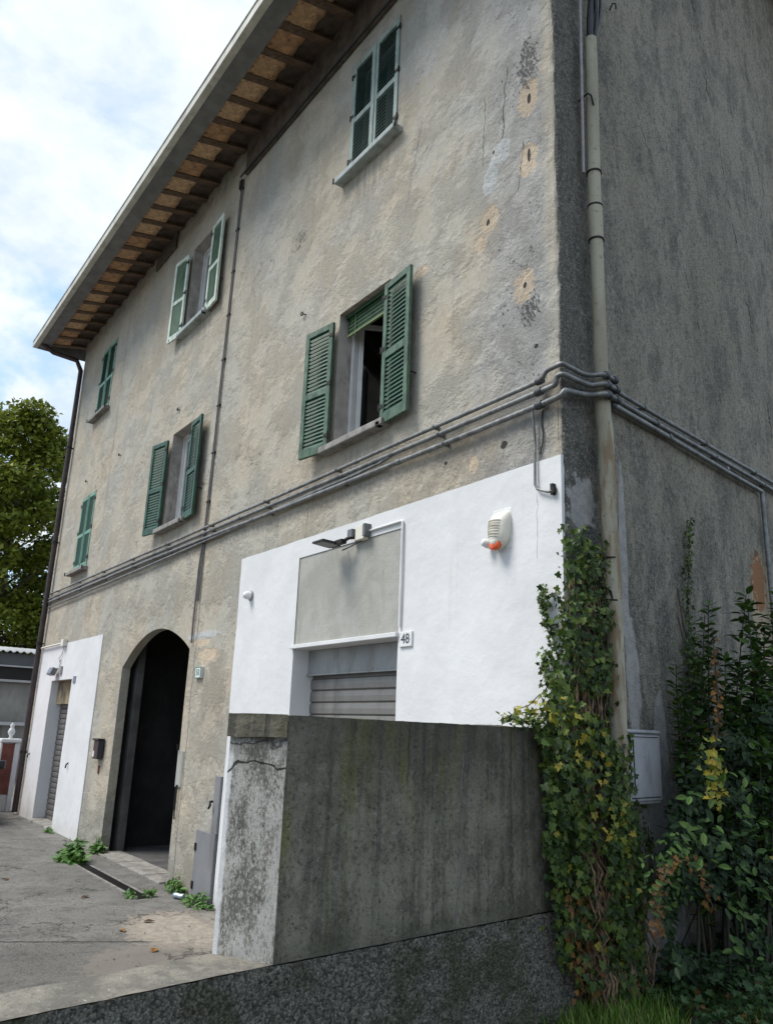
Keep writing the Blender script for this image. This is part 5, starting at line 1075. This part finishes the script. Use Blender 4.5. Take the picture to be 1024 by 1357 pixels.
# autumn bramble spray
br = empty('bramble', tuple(SD(880, 1250, .5)), label='bramble spray with orange and yellow leaves arching out of the dark bush', cat='bramble')
shoot([(872, 1180), (885, 1150), (905, 1140), (925, 1150), (937, 1185), (945, 1205)], lambda x, y, o: SD(x, y, .55+o), .0, 60, .034, br, m=DRYL, spread=6, nrmb=(.7, -.6, .3))
shoot([(868, 1190), (882, 1150), (908, 1128), (920, 1145)], lambda x, y, o: SD(x, y, .50+o), .0, 260, .042, br, m=BUSHL, shp='oval', spread=15, nrmb=(.7, -.6, .5))
shoot([(875, 1180), (870, 1215), (872, 1240)], lambda x, y, o: SD(x, y, .5+o), .0, 45, .03, br, m=DRYL, spread=5, nrmb=(.7, -.6, .3))
shoot([(940, 990), (948, 1020), (950, 1060)], lambda x, y, o: SD(x, y, .6+o), .0, 70, .045, br, m=IVYY, spread=6, nrmb=(.7, -.6, .3))
shoot([(945, 860), (950, 910), (952, 950), (948, 990)], lambda x, y, o: SD(x, y, .45+o), .0, 60, .04, br, m=DRYL, spread=5, nrmb=(.7, -.6, .3))
# ---- ground cover + grass
gp = []; 
while len(gp) < 7000:
    u = random.uniform(.35, 4.2); of = random.uniform(.0, 1.3)
    gp.append(np.array(side(u, of, 0))+np.array([0, 0, soilz(*side(u, of, 0)[:2])+random.random()**1.6*.30*max(.15, 1.0-abs(of-.35))*(1 if u > .7 else .4)]))
gp = np.array(gp); nr = np.array([.1, -.2, 1.])[None]+rng.normal(0, .4, gp.shape); tp = rng.normal(0, 1, gp.shape)
leafcloud('ground_ivy', gp, nr, tp, rng.uniform(.03, .06, len(gp)), 'ivy', m_leaf('ground_ivy_leaf', [(.02, .05, .015), (.04, .09, .025), (.07, .13, .04)], .5, .15, (.2, .1, .03), .06), None, kind='stuff', label='low ivy ground cover under the shrubs', cat='ground cover')
def blades(n, fn, hmin, hmax, name, **k):
    V = []; F_ = []; 
    for i in range(n):
        x, y, hs = fn(); z = soilz(x, y)-.01; h = random.uniform(hmin, hmax)*hs; a = random.uniform(0, 6.28); le = random.uniform(.1, .7)*h; w = random.uniform(.0025, .005); dx, dy = math.cos(a), math.sin(a); px_, py_ = -dy*w, dx*w
        b0 = len(V); V += [(x-px_, y-py_, z), (x+px_, y+py_, z), (x+dx*le*.35+px_*.8, y+dy*le*.35+py_*.8, z+h*.6), (x+dx*le*.35-px_*.8, y+dy*le*.35-py_*.8, z+h*.6), (x+dx*le, y+dy*le, z+h*random.uniform(.8, 1.))]
        F_ += [(b0, b0+1, b0+2, b0+3), (b0+3, b0+2, b0+4)]
    b = MB(); b.add(V, F_); return b.build(name, GRASS, **k)
def gf():
    u = random.uniform(-3.5, 3.8); of = random.uniform(.05, 2.2); q = side(u, of, 0); pat = nz(q.x, q.y, 0, 2.5); return q.x, q.y, max(.25, .75+pat*1.3)
blades(24000, gf, .025, .085, 'grass', kind='stuff', label='short green grass at the foot of the garden walls', cat='grass')
def gt():
    c0 = random.choice([(-.12, .20), (-.30, .16), (.05, .28), (.2, .35)]); q = side(c0[0]+random.gauss(0, .12), c0[1]+random.gauss(0, .10), 0); return q.x, q.y, 1
blades(900, gt, .07, .17, 'grass_tuft', label='tuft of longer grass at the base of the tall wall below the ivy', cat='grass')
# ---- weeds on the street
def weed(c, rad, n, hgt, lab, size=.09):
    n = int(n*2.2)
    w = empty('weed', tuple(c), label=lab, cat='weed', group='weeds along the facade foot'); P = []; Nn_ = []; T = []
    for k in range(n):
        a = random.uniform(0, 6.28); e = random.random()**.7; d_ = np.array([math.cos(a), math.sin(a), random.uniform(.1, 1.2)]); P.append(np.array(c)+np.array([math.cos(a)*rad*e*1.6, -abs(math.sin(a))*rad*e*.8-.01, hgt*random.random()*(1.1-e)+.01])); T.append(d_); Nn_.append(np.array([0, -.4, 1])+rng.normal(0, .35, 3))
    leafcloud('leaves', np.array(P), np.array(Nn_), np.array(T), rng.uniform(size*.35, size*1.0, n), 'oval', WEEDL, w, kind='stuff')
    b = MB()
    for k in range(10): b.tube([Vector(c)+Vector((random.gauss(0, rad*.3), -.02, 0)), Vector(c)+Vector((random.gauss(0, rad), -random.random()*rad*.6, hgt*random.random()))], .004, 4)
    at0(b, 'stalks', WEEDL, w)
weed(GR(102, 1140), .27, 150, .26, 'largest leafy weed clump left of the archway', .16)
weed(GR(133, 1130), .14, 50, .25, 'dark weed right against the left jamb of the archway', .12)
weed(GR(175, 1188), .09, 18, .06, 'low weed at the right end of the drain channel', .08)
weed(GR(202, 1187), .09, 24, .06, 'small weed just right of the drain channel', .08)
weed(Vector((-6.0, -.03, 0)), .14, 50, .16, 'weed at the foot of the right arch jamb', .09)
weed(Vector((-5.2, -.08, 0)), .18, 55, .12, 'leafy weed at the foot of the grey steel panel', .09)
weed(GR(68, 1103), .12, 26, .06, 'scraggly weed at the foot of the far white patch', .08)

lp_ = []
while len(lp_) < 420:
    if random.random() < .6: q = (random.uniform(-10.3, -3.6), -abs(random.gauss(0, .12))-.03)
    else: q = (random.uniform(-6, -2.6), random.uniform(-2.4, -.1))
    lp_.append((q[0], q[1], .008))
lp_ = np.array(lp_); leafcloud('leaf_litter', lp_, np.array([0, 0, 1.])[None]+rng.normal(0, .25, lp_.shape), rng.normal(0, 1, lp_.shape)*np.array([1, 1, .1]), rng.uniform(.012, .035, len(lp_)), 'small', m_leaf('litter_leaf', [(.10, .075, .045), (.20, .15, .09), (.05, .045, .035), (.28, .24, .18)], .9, 0), None, kind='stuff', label='small dry litter scattered along the foot of the facade and over the street', cat='leaf litter')
# ------------------------------------------------------------------ left background
GW = simple('grey_shed_wall', (.26, .25, .225), .9, .2, 1.2, dirt=(.17, .165, .15), ds=.9)
sh = empty('neighbour_shed', (-24, 0, 0), label='grey low building with corrugated roof beyond the left end of the house', cat='building')
b = MB(); b.box(-30, -24, -6, 9, -.2, 2.98); at0(b, 'wall', GW, sh)
b = MB(); b.box(-30.2, -23.8, -6.2, 9.2, 3.42, 3.80); at0(b, 'fascia', simple('slate_grey_fascia', (.09, .095, .10), .7, .2, 1), sh)
b = MB(); b.box(-30.05, -23.95, -6.1, 9.1, 2.98, 3.42); at0(b, 'dark_band', simple('dark_window_band', (.018, .02, .022), .3, .2, 1), sh)
b = MB(); b.box(-23.80, -23.72, -6.2, 9.2, 3.385, 3.43); b.box(-23.94, -23.86, -6.1, 9.1, 2.93, 3.0); b.box(-23.94, -23.86, -6.1, 9.1, 1.62, 1.72); at0(b, 'rails', simple('pale_rail', (.45, .45, .44), .6, .1, 2), sh, kind='stuff')
b = MB(); vs = []; fs = []
for i in range(301):
    y = -6.3+15.6*i/300; z = 3.86+.035*math.sin(i*1.6); vs += [(-23.65, y, z), (-30.3, y, z+.6), (-23.65, y, z-.02), ]
for i in range(300): fs += [(3*i, 3*i+3, 3*i+4, 3*i+1), (3*i+2, 3*i+5, 3*i+3, 3*i)]
b.add(vs, fs, 0, True); at0(b, 'corrugated_roof', simple('grey_corrugated_sheet', (.38, .38, .37), .6, .15, 2), sh)
b = MB()
for yy in np.arange(-6, 9, 1.2): b.box(-23.985, -23.965, yy, yy+.05, 0, 1.62)
at0(b, 'gate_bars', GALV, sh, kind='stuff')
gp_ = empty('gate_post', (-15.2, -.2, 0), label='white gate post with cap and finial at the left end of the house', cat='gate post')
b = MB(); b.box(-15.28, -15.10, -.13, -.03, -.2, 1.36); b.box(-15.28, -15.10, -.41, -.37, -.2, 1.36); b.box(-15.28, -15.14, -.37, -.13, -.2, 1.36); at0(b, 'post', MW, gp_, bevel=.01)
b = MB(); b.box(-15.33, -15.05, -.42, -.02, 1.36, 1.44); at0(b, 'cap', MW, gp_, bevel=.02)
b = MB(); b.lathe([(.0, 0), (.05, .0), (.03, .05), (.06, .09), (.075, .14), (.05, .2), (.03, .23), (.05, .27), (0, .33)], c=(-15.2, -.22, 1.44), n=12); at0(b, 'finial', WPL, gp_)
gt_ = empty('garden_gate', (-15.6, -.4, 0), label='reddish brown boarding set in the white gate post frame', cat='gate')
gm = simple('reddish_brown_paint', (.17, .055, .04), .6, .25, 6)
for k in range(6):
    b = MB(); b.box(-15.138, -15.115, -.131-.04*k-.037, -.131-.04*k, .33, 1.34); at0(b, 'plank', gm, gt_)
b = MB(); b.box(-15.114, -15.106, -.369, -.131, .36, .40); b.box(-15.114, -15.106, -.369, -.131, 1.28, 1.32); at0(b, 'rail', gm, gt_)
b = MB(); b.box(-15.42, -15.08, -3.0, -.42, -.2, .33); b.build('plinth_wall', MW, label='low white plinth under the brown gate board', cat='wall', bevel=.01)
# red car, mostly outside the frame
car = empty('parked_car', (-13.6, -1.7, 0), label='red car with black door mirror at the left edge of the photo', cat='car')
RED = simple('red_car_paint', (.30, .018, .02), .25, .1, 3, bump=0); 
def carprof(y, ins):
    return [(-17.0, .35), (-16.9, .85), (-16.2, 1.0), (-15.7, 1.42), (-14.6, 1.47), (-13.75, 1.02), (-12.95, .85), (-12.75, .5), (-12.8, .28), (-17.0, .28)]
pr_ = carprof(0, 0); b = MB(); n_ = len(pr_); ys = [(-2.55, .10), (-2.45, 0), (-.95, 0), (-.85, .10)]; vs = []
for y, ins in ys:
    for x, z in pr_:
        tz = max(0, z-1.0)*.35; cyy = -1.7; vs.append((x+(ins if x < -15 else -ins), cyy+(y-cyy)*(1-tz), z-(ins*.5 if z > .4 else 0)))
fs = [(j*n_+i, j*n_+(i+1) % n_, (j+1)*n_+(i+1) % n_, (j+1)*n_+i) for j in range(3) for i in range(n_)]+[tuple(range(n_))[::-1], tuple(range(3*n_, 4*n_))]; b.add(vs, fs); at0(b, 'body', RED, car, bevel=.04)
for sgn in (-.862, -2.538):
    b = MB(); b.add([(-15.6, sgn, 1.05), (-13.95, sgn, 1.02), (-14.65, -1.7+(sgn+1.7)*.87, 1.36), (-15.5, -1.7+(sgn+1.7)*.87, 1.36)], [(0, 1, 2, 3)]); at0(b, 'side_window', BLACKP, car)
for x in (-13.5, -16.2):
    for y in (-.98, -2.42):
        M = Matrix.Translation((x, y, .31))@Matrix.Rotation(math.pi/2, 4, 'X'); b = MB(); b.lathe([(0, -.11), (.2, -.11), (.3, -.09), (.31, 0), (.3, .09), (.2, .11), (0, .11)], n=20, M=M); o = at0(b, 'wheel', BLACKP, car)
mc = Vector((-13.95, -.60, .96)); b = MB(); b.prism([(mc.x-.06, mc.y-.15), (mc.x+.06, mc.y-.15), (mc.x+.08, mc.y+.08), (mc.x-.05, mc.y+.13)], .90, 1.06); b.box(mc.x-.03, mc.x+.03, -.87, mc.y-.14, .93, .99); at0(b, 'door_mirror', BLACKP, car, bevel=.03)
# tree
def tree(c, R_, H0, H1, n, lab, trunk=.35):
    t = empty('tree', tuple(c), label=lab, cat='tree'); c = np.array(c); cl = []
    for k in range(150):
        a = random.uniform(0, 6.28); z = random.uniform(H0, H1); fz = (z-H0)/(H1-H0); rr = R_*math.sqrt(max(.08, 1-abs(2*fz-.8)**2.2/2.2))*random.random()**.45
        cl.append((c[0]+math.cos(a)*rr, c[1]+math.sin(a)*rr, z, random.uniform(.6, 1.35)))
    P = []; S = []
    for i in range(n):
        q = cl[random.randrange(len(cl))]; v = rng.normal(0, 1, 3); v /= np.linalg.norm(v); v *= q[3]*random.random()**.33; v[2] *= .75; P.append((q[0]+v[0], q[1]+v[1], q[2]+v[2]))
    P = np.array(P); nr = rng.normal(0, .6, P.shape)+np.array([.2, -.2, .7]); tp = rng.normal(0, 1, P.shape); leafcloud('crown', P, nr, tp, rng.uniform(.18, .38, n), 'small', TREEL, t, kind='stuff')
    b = MB(); b.tube([c, c+np.array([.1, 0, H0*.6]), c+np.array([-.1, .1, (H0+H1)/2]), c+np.array([0, 0, H1*.9])], [trunk, trunk*.8, trunk*.5, .05], 10)
    for q in cl[:34]: z0 = max(H0*.4, q[2]-random.uniform(1.5, 3)); b.tube([(c[0], c[1], z0), ((c[0]+q[0])/2, (c[1]+q[1])/2, (z0+q[2])/2+.3), q[:3]], [.12, .07, .03], 5)
    at0(b, 'trunk', BARK, t)
ta = XP(30, 700, -38); tree((-39, ta.y-.4, -.2), 3.9, 2.5, 16.6, 46000, 'broad green tree beyond the left end of the house')
tree((-44, 3.0, -.2), 4.2, 2.5, 13.0, 9000, 'second green tree behind and left of the broad tree')
